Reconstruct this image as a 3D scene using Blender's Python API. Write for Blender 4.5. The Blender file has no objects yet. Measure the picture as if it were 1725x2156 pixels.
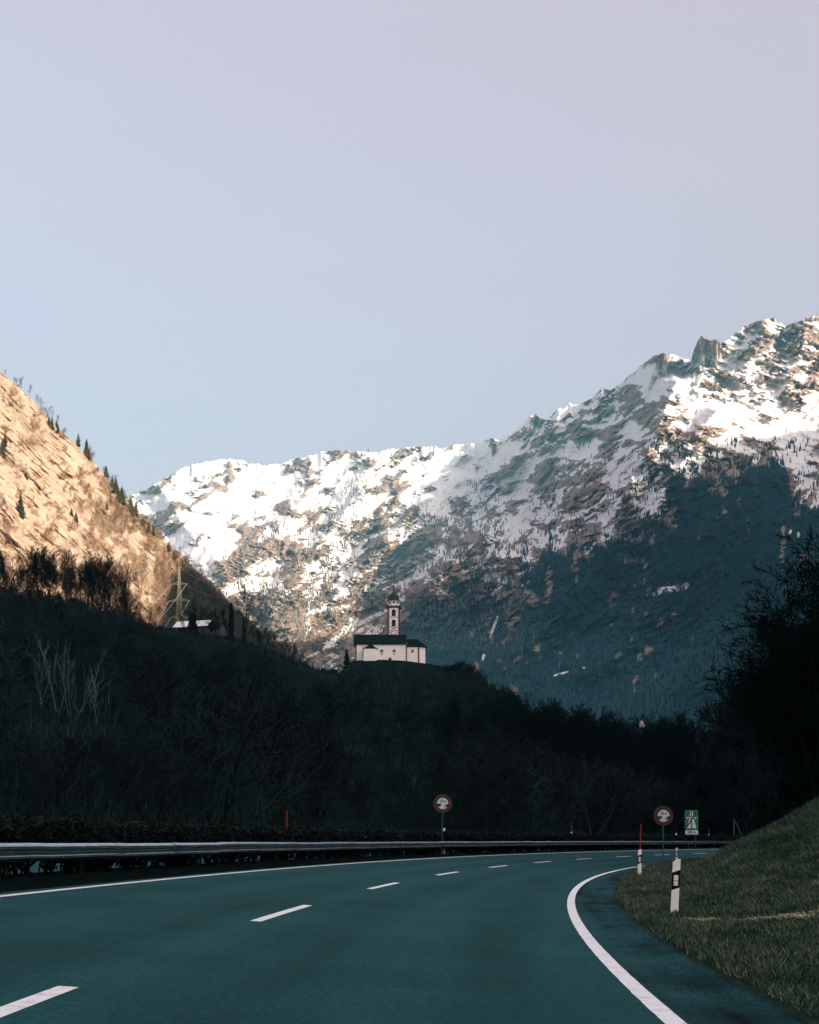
SUN_E = 4.4; SKY_S = .15; SKY_ALT = 300; SKY_AIR = 1.0; SKY_DUST = 10.0; SKY_OZ = 1.0; EXPO = 1.3
SKY_VEIL = (3.8, 2.04, 1.45, 1); SKY_MIX = .35; SKY_TINT = (.94, .99, 1.08, 1)
HAZE_C = (.20, .59, .81, 1); HAZE_D = 4.2e-5
import bpy, math, random
import numpy as np
from math import sin, cos, pi, radians, sqrt, atan2
random.seed(7)
RNG = np.random.default_rng(11)
scene = bpy.context.scene
COL = scene.collection
# ------------------------------------------------------------------ camera model (1725 x 2156 reference units)
F = 3000.0; CX = 862.5; HY = 1770.0; CAMH = 1.3
def at(px, py, d):
    return np.array([(px-CX)*d/F, d, CAMH+(HY-py)*d/F])
# ------------------------------------------------------------------ numpy noise
def _h(ix, iy, seed):
    n = (ix.astype(np.int64)*374761393 + iy.astype(np.int64)*668265263 + seed*1442695041) & 0xffffffff
    n = ((n ^ (n >> 13))*1274126177) & 0xffffffff
    return (n ^ (n >> 16)) & 0xffffffff
def pn(x, y, seed=0):
    x = np.asarray(x, float); y = np.asarray(y, float)
    ix = np.floor(x); iy = np.floor(y); fx = x-ix; fy = y-iy
    def g(dx, dy):
        a = _h(ix+dx, iy+dy, seed)*(2*pi/4294967296.0)
        return np.cos(a)*(fx-dx)+np.sin(a)*(fy-dy)
    u = fx*fx*fx*(fx*(fx*6-15)+10); v = fy*fy*fy*(fy*(fy*6-15)+10)
    return ((g(0,0)*(1-u)+g(1,0)*u)*(1-v)+(g(0,1)*(1-u)+g(1,1)*u)*v)*1.5
def fbm(x, y, octv=5, seed=0, gain=.5):
    s = 0; a = 1; t = 0
    for o in range(octv):
        s = s+a*pn(np.asarray(x)*2**o, np.asarray(y)*2**o, seed+o*17); t += a; a *= gain
    return s/t
def ridged(x, y, octv=5, seed=0, gain=.5):
    s = 0; a = 1; t = 0; w = 1
    for o in range(octv):
        n = 1-np.abs(pn(np.asarray(x)*2**o, np.asarray(y)*2**o, seed+o*31)); n = n*n
        s = s+a*n*w; w = np.clip(n*1.4, 0, 1); t += a; a *= gain
    return s/t
# ------------------------------------------------------------------ mesh helpers
def np_mesh(name, verts, faces, smooth=False):
    verts = np.asarray(verts, np.float32); faces = np.asarray(faces, np.int32)
    me = bpy.data.meshes.new(name); k = faces.shape[1]
    me.vertices.add(len(verts)); me.vertices.foreach_set('co', verts.ravel())
    me.loops.add(faces.size); me.loops.foreach_set('vertex_index', faces.ravel())
    me.polygons.add(len(faces)); me.polygons.foreach_set('loop_start', np.arange(0, faces.size, k, dtype=np.int32))
    me.polygons.foreach_set('loop_total', np.full(len(faces), k, np.int32))
    me.update(calc_edges=True)
    if smooth: me.polygons.foreach_set('use_smooth', np.ones(len(faces), bool))
    return me
def link(name, me, mat=None, parent=None):
    o = bpy.data.objects.new(name, me); COL.objects.link(o)
    if mat is not None and me is not None and len(me.materials) == 0:
        for m in (mat if isinstance(mat, (list, tuple)) else [mat]): me.materials.append(m)
    if parent is not None: o.parent = parent
    return o
def tag(o, label=None, cat=None, group=None, kind=None):
    if label: o['label'] = label
    if cat: o['category'] = cat
    if group: o['group'] = group
    if kind: o['kind'] = kind
    return o
def empty(name, loc, rz=0.0):
    o = bpy.data.objects.new(name, None); COL.objects.link(o); o.location = loc; o.rotation_euler = (0, 0, rz)
    o.empty_display_size = .3
    return o
def copy_tree(o, parent=None):
    c = o.copy(); COL.objects.link(c)
    if parent is not None: c.parent = parent
    for ch in [x for x in o.children]: copy_tree(ch, c)
    return c
def grid_faces(nr, nc):
    i = np.arange(nr-1)[:, None]*nc+np.arange(nc-1)[None, :]
    i = i.ravel()
    return np.stack([i, i+1, i+nc+1, i+nc], 1)
def add_attr(me, name, vals):
    a = me.attributes.new(name, 'FLOAT', 'POINT'); a.data.foreach_set('value', np.asarray(vals, np.float32).ravel())
class MB:
    """collects polygons of one mesh"""
    def __init__(s): s.v = []; s.f = []; s.m = []
    def poly(s, pts, mi=0):
        b = len(s.v); s.v += [tuple(map(float, p)) for p in pts]; s.f.append(tuple(range(b, b+len(pts)))); s.m.append(mi)
    def box(s, x0, x1, y0, y1, z0, z1, mi=0):
        b = len(s.v)
        s.v += [(x0,y0,z0),(x1,y0,z0),(x1,y1,z0),(x0,y1,z0),(x0,y0,z1),(x1,y0,z1),(x1,y1,z1),(x0,y1,z1)]
        for q in ((0,3,2,1),(4,5,6,7),(0,1,5,4),(1,2,6,5),(2,3,7,6),(3,0,4,7)):
            s.f.append(tuple(b+i for i in q)); s.m.append(mi)
    def tube(s, p0, p1, r0, r1=None, n=8, mi=0, cap=True):
        r1 = r0 if r1 is None else r1
        p0 = np.array(p0, float); p1 = np.array(p1, float); d = p1-p0; L = np.linalg.norm(d)
        if L < 1e-9: return
        d /= L; a = np.array([0,0,1.]) if abs(d[2]) < .9 else np.array([1.,0,0])
        u = np.cross(d, a); u /= np.linalg.norm(u); w = np.cross(d, u); b = len(s.v)
        for p, r in ((p0, r0), (p1, r1)):
            for i in range(n):
                q = p+r*(cos(2*pi*i/n)*u+sin(2*pi*i/n)*w); s.v.append(tuple(q))
        for i in range(n):
            j = (i+1) % n; s.f.append((b+i, b+j, b+n+j, b+n+i)); s.m.append(mi)
        if cap:
            s.f.append(tuple(b+i for i in range(n))[::-1]); s.m.append(mi); s.f.append(tuple(b+n+i for i in range(n))); s.m.append(mi)
    def prism(s, pts, y0, y1, mi=0):
        """outline in x,z extruded from y0 to y1"""
        n = len(pts); b = len(s.v)
        s.v += [(x, y0, z) for x, z in pts]+[(x, y1, z) for x, z in pts]
        s.f.append(tuple(range(b, b+n))); s.m.append(mi); s.f.append(tuple(range(b+2*n-1, b+n-1, -1))); s.m.append(mi)
        for i in range(n):
            j = (i+1) % n; s.f.append((b+i, b+n+i, b+n+j, b+j)); s.m.append(mi)
    def lathe(s, prof, cx=0, cy=0, n=16, mi=0, rot=0.0):
        b = len(s.v)
        for r, z in prof:
            for i in range(n):
                a = 2*pi*i/n+rot; s.v.append((cx+r*cos(a), cy+r*sin(a), z))
        for k in range(len(prof)-1):
            for i in range(n):
                j = (i+1) % n; s.f.append((b+k*n+i, b+k*n+j, b+(k+1)*n+j, b+(k+1)*n+i)); s.m.append(mi)
        s.f.append(tuple(b+i for i in range(n))[::-1]); s.m.append(mi)
        s.f.append(tuple(b+(len(prof)-1)*n+i for i in range(n))); s.m.append(mi)
    def build(s, name, mats, parent=None, smooth=False):
        me = bpy.data.meshes.new(name); me.from_pydata(s.v, [], s.f)
        mats = mats if isinstance(mats, (list, tuple)) else [mats]
        for m in mats: me.materials.append(m)
        me.polygons.foreach_set('material_index', s.m)
        if smooth: me.polygons.foreach_set('use_smooth', [True]*len(s.f))
        me.update()
        return link(name, me, None, parent)
def text_mesh(txt, size, sx=1.0, depth=.002, bold=.012):
    cu = bpy.data.curves.new('lettering', 'FONT'); cu.body = txt; cu.size = size; cu.align_x = 'CENTER'; cu.align_y = 'CENTER'
    cu.extrude = depth; cu.offset = size*bold
    o = bpy.data.objects.new('lettering', cu); COL.objects.link(o)
    bpy.context.view_layer.update()
    me = bpy.data.meshes.new_from_object(o.evaluated_get(bpy.context.evaluated_depsgraph_get()))
    bpy.data.objects.remove(o)
    co = np.empty(len(me.vertices)*3, np.float32); me.vertices.foreach_get('co', co); co = co.reshape(-1, 3)
    out = np.stack([co[:, 0]*sx, -co[:, 2], co[:, 1]], 1)       # upright, facing -y
    me.vertices.foreach_set('co', out.ravel()); me.materials.clear(); me.update()
    return me
def seg_mesh_arrays(P0, P1, R0, R1, k=3):
    P0 = np.asarray(P0, float); P1 = np.asarray(P1, float); R0 = np.asarray(R0, float); R1 = np.asarray(R1, float)
    D = P1-P0; L = np.linalg.norm(D, axis=1, keepdims=True)+1e-9; D = D/L
    A = np.where(np.abs(D[:, 2:3]) < .9, np.array([[0, 0, 1.]]), np.array([[1., 0, 0]]))
    U = np.cross(D, A); U /= np.linalg.norm(U, axis=1, keepdims=True); W = np.cross(D, U)
    n = len(P0); V = np.empty((n, 2*k, 3))
    for i in range(k):
        a = 2*pi*i/k; off = cos(a)*U+sin(a)*W
        V[:, i] = P0+R0[:, None]*off; V[:, k+i] = P1+R1[:, None]*off
    b = (np.arange(n)*2*k)[:, None]
    Fc = np.concatenate([np.stack([b[:, 0]+i, b[:, 0]+(i+1) % k, b[:, 0]+k+(i+1) % k, b[:, 0]+k+i], 1) for i in range(k)], 0)
    return V.reshape(-1, 3), Fc
# ------------------------------------------------------------------ materials
def new_mat(name):
    m = bpy.data.materials.new(name); m.use_nodes = True
    nt = m.node_tree; b = nt.nodes['Principled BSDF']
    return m, nt, b
def N(nt, typ, **kw):
    n = nt.nodes.new(typ)
    for k, v in kw.items():
        if k in n.inputs: n.inputs[k].default_value = v
        else: setattr(n, k, v)
    return n
def simple(name, c1, c2=None, scale=5.0, rough=.7, metal=0.0, bump=0.0, stretch=(1,1,1), detail=6, lo=.35, hi=.65, spec=.5):
    m, nt, b = new_mat(name); L = nt.links.new
    b.inputs['Roughness'].default_value = rough; b.inputs['Metallic'].default_value = metal
    b.inputs['Specular IOR Level'].default_value = spec
    if c2 is None: c2 = tuple(x*.8 for x in c1)
    tc = N(nt, 'ShaderNodeTexCoord'); mp = N(nt, 'ShaderNodeMapping'); mp.inputs['Scale'].default_value = stretch
    L(tc.outputs['Object'], mp.inputs['Vector'])
    no = N(nt, 'ShaderNodeTexNoise', Scale=scale, Detail=detail, Roughness=.6); L(mp.outputs[0], no.inputs['Vector'])
    r = N(nt, 'ShaderNodeMapRange'); r.inputs[1].default_value = lo; r.inputs[2].default_value = hi; L(no.outputs[0], r.inputs[0])
    mx = N(nt, 'ShaderNodeMix', data_type='RGBA'); L(r.outputs[0], mx.inputs[0])
    mx.inputs[6].default_value = (*c1, 1); mx.inputs[7].default_value = (*c2, 1)
    L(mx.outputs[2], b.inputs['Base Color'])
    if bump > 0:
        bp = N(nt, 'ShaderNodeBump', Strength=1.0, Distance=bump); L(no.outputs[0], bp.inputs['Height']); L(bp.outputs[0], b.inputs['Normal'])
    return m
# ------------------------------------------------------------------ scattered-data helpers
def tps(pts, vals, s=300.0, reg=1e-3):
    P = np.array(pts, float)/s; v = np.array(vals, float); n = len(P)
    def K(r2): return np.where(r2 > 1e-12, .5*r2*np.log(np.maximum(r2, 1e-12)), 0)
    d2 = ((P[:, None]-P[None])**2).sum(-1); A = np.zeros((n+3, n+3))
    A[:n, :n] = K(d2)+reg*np.eye(n); A[:n, n] = 1; A[:n, n+1:] = P; A[n, :n] = 1; A[n+1:, :n] = P.T
    w = np.linalg.solve(A, np.concatenate([v, np.zeros(3)]))
    def f(x, y):
        x = np.asarray(x)/s; y = np.asarray(y)/s; o = w[n]+w[n+1]*x+w[n+2]*y
        for i in range(n): o = o+w[i]*K((x-P[i, 0])**2+(y-P[i, 1])**2)
        return o
    return f
def idw(pts, x, y, p=4, s=1.0):
    num = 0; den = 0
    for (a, b, c) in pts:
        w = 1/(((x-a)**2+((y-b)*1.2)**2)+400.)**(p/2); num = num+w*c; den = den+w
    return num/den
def sst(a, b, x):
    t = np.clip((x-a)/(b-a), 0, 1); return t*t*(3-2*t)
def bilin_rows(nr): return np.linspace(0, 1, nr)
def screen_normals(V, nr, nc):
    G = V.reshape(nr, nc, 3); du = np.gradient(G, axis=1); dv = np.gradient(G, axis=0)
    n = np.cross(du, dv); n /= np.linalg.norm(n, axis=2, keepdims=True)+1e-9
    return n
# ------------------------------------------------------------------ sun
SUN_EL = radians(17.0); SA = radians(42.0)
SH = np.array([cos(SA), -sin(SA)]); SN = np.array([sin(SA), cos(SA)])      # horizontal direction towards the sun, and its normal
# ================================================================== snow mountains
class Sheet:
    """terrain sheet rising away from the camera; columns are bearings, rows run from foot to crest"""
    def __init__(s, px, V, nr, nc): s.px = px; s.G = V.reshape(nr, nc, 3); s.nr = nr; s.nc = nc
    def ground(s, px, d):
        j = int(np.clip(np.searchsorted(s.px, px), 1, s.nc-1)); f = (px-s.px[j-1])/(s.px[j]-s.px[j-1]); f = min(max(f, 0), 1)
        a = np.interp(d, s.G[:, j-1, 1], s.G[:, j-1, 2]); b = np.interp(d, s.G[:, j, 1], s.G[:, j, 2])
        return a*(1-f)+b*f
    def depth(s, px, py):
        j = int(np.clip(np.searchsorted(s.px, px), 1, s.nc-1)); G = s.G[:, j]; ys = HY-(G[:, 2]-CAMH)*F/G[:, 1]; i = int(np.clip(np.searchsorted(-ys, -py), 0, s.nr-1)); return float(G[i, 1])
    def at_v(s, px, v):
        j = int(np.clip(round(np.interp(px, s.px, np.arange(s.nc))), 0, s.nc-1)); i = v*(s.nr-1); i0 = int(min(i, s.nr-2)); f = i-i0
        return s.G[i0, j]*(1-f)+s.G[i0+1, j]*f
SIL = [(-700,900),(-300,1010),(0,1060),(200,1068),(290,1038),(320,1022),(350,1004),(385,985),(420,975),(460,967),(500,967),(525,975),(560,980),(590,975),(640,963),(700,946),(740,950),(790,951),(840,943),(880,939),(930,943),(975,934),(1010,931),(1040,921),(1052,928),(1075,912),(1100,893),(1115,876),(1130,873),(1150,886),(1175,862),(1200,853),(1225,850),(1250,832),(1268,815),(1285,822),(1310,803),(1340,780),(1370,752),(1388,743),(1420,747),(1455,757),(1462,735),(1472,714),(1485,711),(1500,718),(1528,722),(1545,704),(1570,687),(1600,673),(1630,671),(1655,688),(1680,678),(1700,669),(1725,664),(1800,640),(1950,600),(2100,560),(2400,520)]
DEP = [(-300,1010,8200),(0,1060,8400),(290,1040,8600),(400,975,9000),(550,978,9500),(700,946,9600),(850,942,9600),(1000,931,9200),(1052,925,8700),(1120,875,8300),(1200,853,7900),(1300,808,7500),(1390,745,6750),(1455,757,6480),(1485,711,6300),(1530,720,6350),(1620,670,6650),(1680,680,6700),(1725,665,6800),(2100,560,7400),
(1060,1010,8300),(1000,1085,7900),(850,1205,7050),(780,1285,6500),(650,1390,5900),
(500,1250,5600),(800,1250,6700),(450,1150,6200),(560,1280,5700),(600,1150,6900),(750,1100,7500),(850,1050,8000),(700,1020,8500),(450,1050,8000),(400,1010,8500),(950,1000,8800),(620,1330,5500),
(1410,830,6350),(1370,920,6000),(1300,1060,5500),(1200,1150,5450),(900,1220,6250),(1000,1180,6250),(1045,1125,6350),(1080,1180,5750),(1200,1000,6900),(1100,1100,7000),(1300,900,6900),(1200,920,7400),(1400,790,6600),
(1560,900,5900),(1700,900,6050),(1600,780,6300),(1500,1050,5000),(1700,1100,4800),(1300,1250,4750),(1000,1300,5600),(850,1400,5200),(1200,1400,4200),(1500,1300,3900),(1700,1300,3500),(1400,1500,3200),(1100,1500,3800),(1600,1500,2900),(1500,1640,2500),(1100,1660,2900),(700,1660,3500),(300,1660,4200),(300,1400,4900),(300,1200,6500),(0,1200,6800),(0,1660,4400),(1725,1660,2300),(2200,1660,2100),(2200,1100,4900),(2200,800,6600),(-300,1660,4400),(-300,1200,6500)]
SNOW = [(300,1060,.6),(340,1040,.45),(420,1000,.80),(550,1010,.9),(700,975,.74),(850,985,.74),(1000,960,.84),(450,1080,.86),(600,1050,.75),(520,1060,.78),(760,955,.5),(640,975,.6),(750,1040,.75),(900,1040,.7),(1000,1010,.85),(700,1080,.55),(450,1140,.82),(560,1120,.45),(620,1180,.38),(760,1150,.38),(880,1110,.45),(520,1200,.42),(620,1260,.3),(700,1230,.3),(560,1300,.35),(640,1330,.35),(800,1200,.3),(950,1080,.6),
            (1080,960,.65),(1150,940,.62),(1130,890,.7),(1250,850,.4),(1300,860,.55),(1220,960,.6),(1330,930,.6),(1400,800,.9),(1400,765,.6),(1350,850,.45),(1100,1040,.6),(1200,1050,.5),(1300,1000,.4),(1150,1120,.45),(1050,1100,.5),(1400,900,.55),(1400,980,.3),(1330,1060,.35),(1440,940,.45),(1250,1120,.4),(1020,1160,.4),(950,1200,.35),
            (1490,740,.15),(1480,790,.45),(1540,740,.3),(1600,710,.18),(1680,700,.4),(1560,800,.75),(1640,780,.4),(1700,760,.35),(1500,860,.88),(1600,870,.92),(1700,850,.85),(1650,905,.95),(1530,930,.7),(1600,960,.6),(1700,960,.65),(1700,1040,.75),(1640,1010,.2),(1700,1085,.6),(1560,1000,.15),(1480,1000,.25),
            (1380,1060,.38),(1450,1060,.1),(1300,1150,.28),(1180,1200,.22),(1080,1200,.3),(1420,1130,.0),(1600,1150,.0),(1350,1220,.0),(1250,1260,.0),(1100,1270,.08),(1000,1250,.2),(1500,1300,.0),(1200,1400,.0),(950,1330,.05),(1700,1300,0.),(1500,1500,.0),(1100,1500,0.),(1040,1330,.2),(1020,1380,.15),
            (850,1250,.12),(900,1290,.05),(780,1330,.35),(700,1380,.4),(830,1300,.3),(650,1350,.12),(720,1300,.25),(850,1400,0.)]
def blur(a, m):
    c = np.cumsum(np.pad(a, ((m+1, m), (0, 0)), mode='edge'), axis=0); a = (c[2*m+1:]-c[:-2*m-1])/(2*m+1)
    c = np.cumsum(np.pad(a, ((0, 0), (m+1, m)), mode='edge'), axis=1); return (c[:, 2*m+1:]-c[:, :-2*m-1])/(2*m+1)
def snow_field(X, Y, wx, wy, right, blur):
    frac = idw(SNOW, X, Y, 4)
    aL = (X*.50+Y*.87); bL = (X*.87-Y*.50); aR = (X*-.40+Y*.92); bR = (X*.92+Y*.40)
    nl = fbm((aL+wx*.5)/20., (bL+wy*.5)/60., 6, 61, .58); nr_ = fbm((aR+wx*.5)/17., (bR+wy)/84., 6, 62, .58)
    wmix = np.clip(right+.45*sst(900, 500, X), 0, 1)
    nn = (nl*(1-wmix)+nr_*wmix); nn = nn/(nn.std()+1e-6)
    n2 = fbm(X/75., Y/52., 6, 64, .6); n2 = n2/(n2.std()+1e-6)
    th = np.interp(frac, [0, .03, .1, .2, .3, .4, .5, .6, .7, .8, .9, .97, 1], [-3.4, -2.2, -1.28, -.84, -.52, -.25, 0, .25, .52, .84, 1.28, 1.9, 3.2])
    sc = .65*nn+.85*n2; sc = sc/sc.std()
    return sst(-.15, .15, th+sc), (frac, nn, n2, th)
def build_mountains():
    nr, nc, back = 760, 1300, 6
    px = np.linspace(-260, 2260, nc)
    pxn = px/1.0
    sx = np.array([p[0] for p in SIL]); sy = np.array([p[1] for p in SIL])
    sil0 = np.interp(pxn, sx, sy); sil0 = np.convolve(np.pad(sil0, 3, mode='edge'), np.ones(7)/7, 'valid')*.5+sil0*.5
    sil = np.interp(pxn, sx, sy)+4.5*fbm(pxn/22., pxn*0+3.3, 4, 5)+2.5*pn(pxn/6., pxn*0+1.3, 9)-3.0*np.clip(ridged(pxn/45., pxn*0+.7, 4, 12)-.55, 0, 1)*4*sst(1000, 1200, pxn)
    yb = 1668.0
    v = np.linspace(0, 1, nr)[:, None]
    X = np.broadcast_to(px[None, :], (nr, nc)).copy(); Y = yb+(sil0[None, :]-yb)*v; JG = (sil-sil0)[None, :]*v**14
    f = tps([(a, b) for a, b, c in DEP], [c for a, b, c in DEP], 300., 2e-3)
    cx = np.linspace(-260, 2260, 160); cv = np.linspace(0, 1, 120)
    CXg, CVg = np.meshgrid(cx, cv); CYg = yb+(np.interp(CXg, px, sil0)-yb)*CVg
    Dg = f(CXg, CYg)
    # bilinear to the full grid
    iu = (px-cx[0])/(cx[1]-cx[0]); i0 = np.clip(np.floor(iu).astype(int), 0, 158); fu = iu-i0
    jv = v[:, 0]*119; j0 = np.clip(np.floor(jv).astype(int), 0, 118); fv = (jv-j0)[:, None]
    A = Dg[:, i0]*(1-fu)+Dg[:, i0+1]*fu
    D = A[j0]*(1-fv)+A[j0+1]*fv
    # relief: spurs falling to the lower left, gullies between them
    s = D/6000.
    a1 = (X*.62+Y*.78); b1 = (X*-.78+Y*.62)
    wx = 26*fbm(X/120., Y/120., 3, 41); wy = 26*fbm(X/120., Y/120., 3, 42)
    big = ridged((a1+wx)/120., (b1+wy)/300., 5, 21)
    med = ridged((a1+wx)/46., (b1+wy)/95., 5, 22, .55)
    fine = fbm(X/13., Y/13., 5, 23, .6)
    a2 = (X*-.42+Y*.9)                                     # strata on the right hand peak
    st = ridged((a2+wx*.6)/26., (X*.9+Y*.42)/150., 4, 24, .5)
    right = sst(1380, 1500, X+(Y-800)*.3)*sst(1120, 900, Y)
    high = sst(1500, 1150, Y)
    amp = (.45+.55*high)*s
    rel = -(big-.5)*620*amp*(1-.5*right)-(med-.5)*300*amp*(1-.4*right)-(st-.5)*230*right*s+fine*42*amp
    calm = idw([(420,1000,.75),(550,1010,.85),(700,975,.7),(850,985,.75),(1000,960,.8),(450,1080,.8),(600,1050,.7),(750,1040,.35),(900,1040,.35),(450,1140,.75),(560,1120,.3),(700,1100,.1),(850,1120,.0),(650,1230,.0),(1150,960,.4),(1220,980,.45),(1400,800,.6),(1560,820,.5),(1500,880,.7),(1620,880,.75),(1700,850,.65),(1540,740,.1),(1650,720,.1),(1400,980,.0),(1300,1050,.0),(1200,1100,.1),(1500,1100,.2),(1500,1400,.5),(1100,1400,.4),(330,1040,.1)], X, Y, 3)
    rel = rel*(1-.8*calm)-(med-.5)*60*s*calm
    def prow(pts, wl, wr, amp):
        ys = np.array([q[1] for q in pts]); xs = np.array([q[0] for q in pts])
        Yw = Y+8*fbm(X/28., Y/28., 3, 55); xc = np.interp(Yw, ys, xs)+9*fbm(Y/24., Y*0+amp, 4, 56)
        dx = X-xc; t = np.where(dx < 0, 1+dx/wl, 1-dx/wr); t = np.clip(t, 0, 1)
        w = sst(ys[0]-14, ys[0]+4, Yw)*sst(ys[-1]+50, ys[-1]-40, Yw); return amp*(t**1.2)*w
    pr_ = 0
    for a in (([(1480,700),(1474,750),(1466,830)], 34, 90, 130), ([(1388,735),(1372,790),(1350,845)], 30, 75, 260), ([(1425,800),(1405,850),(1375,930),(1330,1010),(1295,1080)], 46, 85, 440),
              ([(1510,860),(1460,930),(1420,1000),(1370,1090)], 40, 70, 360), ([(1117,868),(1105,920),(1075,985)], 40, 55, 330), ([(1195,850),(1165,900),(1140,950)], 36, 40, 220), ([(1275,815),(1240,880),(1200,950)], 50, 30, 160),
              ([(1040,1100),(985,1160),(915,1225)], 40, 110, 260), ([(770,1030),(700,1110),(640,1190),(570,1290)], 60, 60, 420), ([(900,1050),(840,1120),(780,1180),(700,1275)], 60, 50, 420), ([(640,1050),(575,1130),(520,1215)], 55, 60, 330),
              ([(335,1018),(360,1060),(400,1120)], 50, 60, 300), ([(980,1000),(930,1060),(880,1130)], 50, 50, 260), ([(560,985),(540,1030),(500,1080)], 50, 50, 240), ([(800,955),(770,1000),(720,1040)], 50, 60, 260), ([(1620,668),(1600,720),(1570,790)], 40, 60, 220), ([(1700,668),(1690,740),(1650,800)], 50, 60, 220),
              ([(1560,1000),(1500,1100),(1400,1260),(1250,1420)], 120, 130, 260), ([(1680,1120),(1600,1260),(1480,1450)], 110, 110, 240), ([(1300,1140),(1200,1260),(1080,1400)], 90, 100, 240)):
        pr_ = pr_+prow(*a)
    rel = rel*.5-pr_*1.0
    edge = sst(0, .03, v)
    D2 = D+rel*edge
    # bare rock stands out of the snow as ledges and outcrops
    SNW0, aa_ = snow_field(X, Y, wx, wy, right, blur)
    q1 = ridged((a1+wx*.6)/15., (b1+wy)/34., 5, 26, .6); q2 = ridged((X*-.38+Y*.92)/7., (X*.92+Y*.38)/30., 4, 27, .6)
    rough = blur((1-SNW0), 2); upper = sst(1420, 1250, Y)
    D2 = D2-rough*((q1-.45)*150+(q2-.45)*55)*s*upper*sst(0, .04, v)-blur((1-SNW0), 4)*70*s*upper
    W = np.stack([(X-CX)*D2/F, D2, CAMH+(HY-Y-JG)*D2/F], -1)
    # back side
    last = W[-1]; rows = [W.reshape(-1, 3)]
    for k in range(1, back+1):
        q = last.copy(); dd = 130.*k*k*.5; r = q[:, :2]/np.linalg.norm(q[:, :2], axis=1, keepdims=True)
        q[:, :2] += r*dd; q[:, 2] -= dd*.75+40*fbm(px/30., px*0+k*2.2, 3, 77); q[:, 2] = np.maximum(q[:, 2], 0); rows.append(q)
    nb = screen_normals(W, nr, nc)
    V = np.concatenate(rows, 0); me = np_mesh('mountain_range', V, grid_faces(nr+back, nc), smooth=True)
    # ---- snow cover and woodland
    # (cover points are in snow_field)
    frac = aa_[0]
    nz = nb[..., 2]
    nzl = nz-blur(nz, 22)
    nzl = nzl/(nzl.std()+1e-6)
    aL = (X*.50+Y*.87); bL = (X*.87-Y*.50)
    aR = (X*-.40+Y*.92); bR = (X*.92+Y*.40)
    nl_, nn, n2, th = 0, aa_[1], aa_[2], aa_[3]
    _x = '''
    nl = fbm((aL+wx*.5)/13., (bL+wy*.5)/44., 5, 61, .6); nr_ = fbm((aR+wx*.5)/12., (bR+wy)/60., 5, 62, .6)
    wmix = np.clip(right+.35*sst(800, 500, X), 0, 1)
    nn = (nl*(1-wmix)+nr_*wmix); nn = nn/(nn.std()+1e-6)
    n2 = fbm(X/75., Y/52., 4, 64, .55); n2 = n2/(n2.std()+1e-6)
    '''
    medn = (med-med.mean())/med.std(); bign = (big-big.mean())/big.std(); score = .35*nzl+.6*nn+.6*n2-(.55*medn+.5*bign)*(1-.6*right); score /= score.std()
    snow = sst(-.22, .22, th+score)
    WOOD = [(1500,1000,.5),(1600,1010,1.),(1640,1060,1.),(1690,1100,.85),(1560,960,.3),(1700,950,.25),(1700,1030,.3),(1450,1060,1.),(1380,1090,.45),(1420,1150,1.),(1300,1180,.8),(1180,1230,.85),(1080,1240,.6),(1000,1270,.9),(950,1300,1.),(880,1340,1.),(1200,1300,1.),(1500,1200,1.),(1600,1300,1.),(1300,1000,.1),(1250,1100,.25),(1100,1100,.12),(1330,1050,.2),(1020,1150,.5),(1050,1190,.55),(960,1220,.55),(1100,900,0),(1400,850,0),(1600,850,0),(900,1000,0),(600,1000,0),(600,1180,.25),(560,1230,.5),(620,1290,.7),(700,1270,.5),(760,1200,.3),(850,1230,.4),(780,1280,.8),(700,1330,.6),(640,1350,.7),(850,1160,.15),(500,1180,.12),(450,1120,0),(740,1370,.6),(1500,1500,1.),(1200,1500,1),(850,1450,1.),(880,1200,.45),(800,1340,.45)]
    snow = snow*(1-.7*sst(.5, .75, idw(WOOD, X, Y, 4)+.12*fbm(X/20., Y/26., 4, 73)))
    # named clearings
    def patch(cx_, cy_, w, h, rot=0., e=.35):
        dx = X-cx_; dy = Y-cy_; u = (dx*cos(rot)+dy*sin(rot))/w; q = (-dx*sin(rot)+dy*cos(rot))/h
        return sst(1.25, .75, u*u+q*q+e*nn*.6)
    clr = 0*X
    for a in ((1415,1240,34,7,-.12),(1385,1249,22,4,-.2),(1437,1232,14,8,-.1),(1180,1419,17,2.5,-.28),(1230,1406,5,1.5,0),(1665,1123,4,8,0),(1682,1126,3,6,0),(1040,1320,3,22,.35),(1018,1384,3,8,.3)):
        clr = np.maximum(clr, patch(*a))
    snow = np.maximum(snow, clr)
    # avalanche run above the church: long streak down-left
    for t in np.linspace(0, 1, 26):
        xx = 845-205*t; yy = 1262+125*t
        snow = np.maximum(snow, .95*patch(xx+6*sin(t*9), yy, 13, 3.2, -.55, .9))
    wood = idw(WOOD, X, Y, 4)
    wn = fbm(X/26., Y/40., 4, 71); wn = wn/(wn.std()+1e-6)
    woodm = sst(-.3, .3, np.interp(wood, [0, .1, .3, .5, .7, .9, 1], [-3.5, -1.6, -.6, 0, .6, 1.5, 3.5])+wn)
    ones = np.zeros(nc*back)
    add_attr(me, 'snow', np.concatenate([snow.ravel(), np.full(nc*back, .5)]))
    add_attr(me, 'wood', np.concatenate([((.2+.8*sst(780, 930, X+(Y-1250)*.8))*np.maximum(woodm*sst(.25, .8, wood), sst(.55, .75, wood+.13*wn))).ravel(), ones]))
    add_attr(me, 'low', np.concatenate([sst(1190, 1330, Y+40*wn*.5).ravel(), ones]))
    global MTN
    MTN = Sheet(px, W.reshape(-1, 3), nr, nc)
    o = link('mountain_range', me, MAT_MTN()); tag(o, 'snow covered mountain range closing the valley', None, kind='structure')
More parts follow.
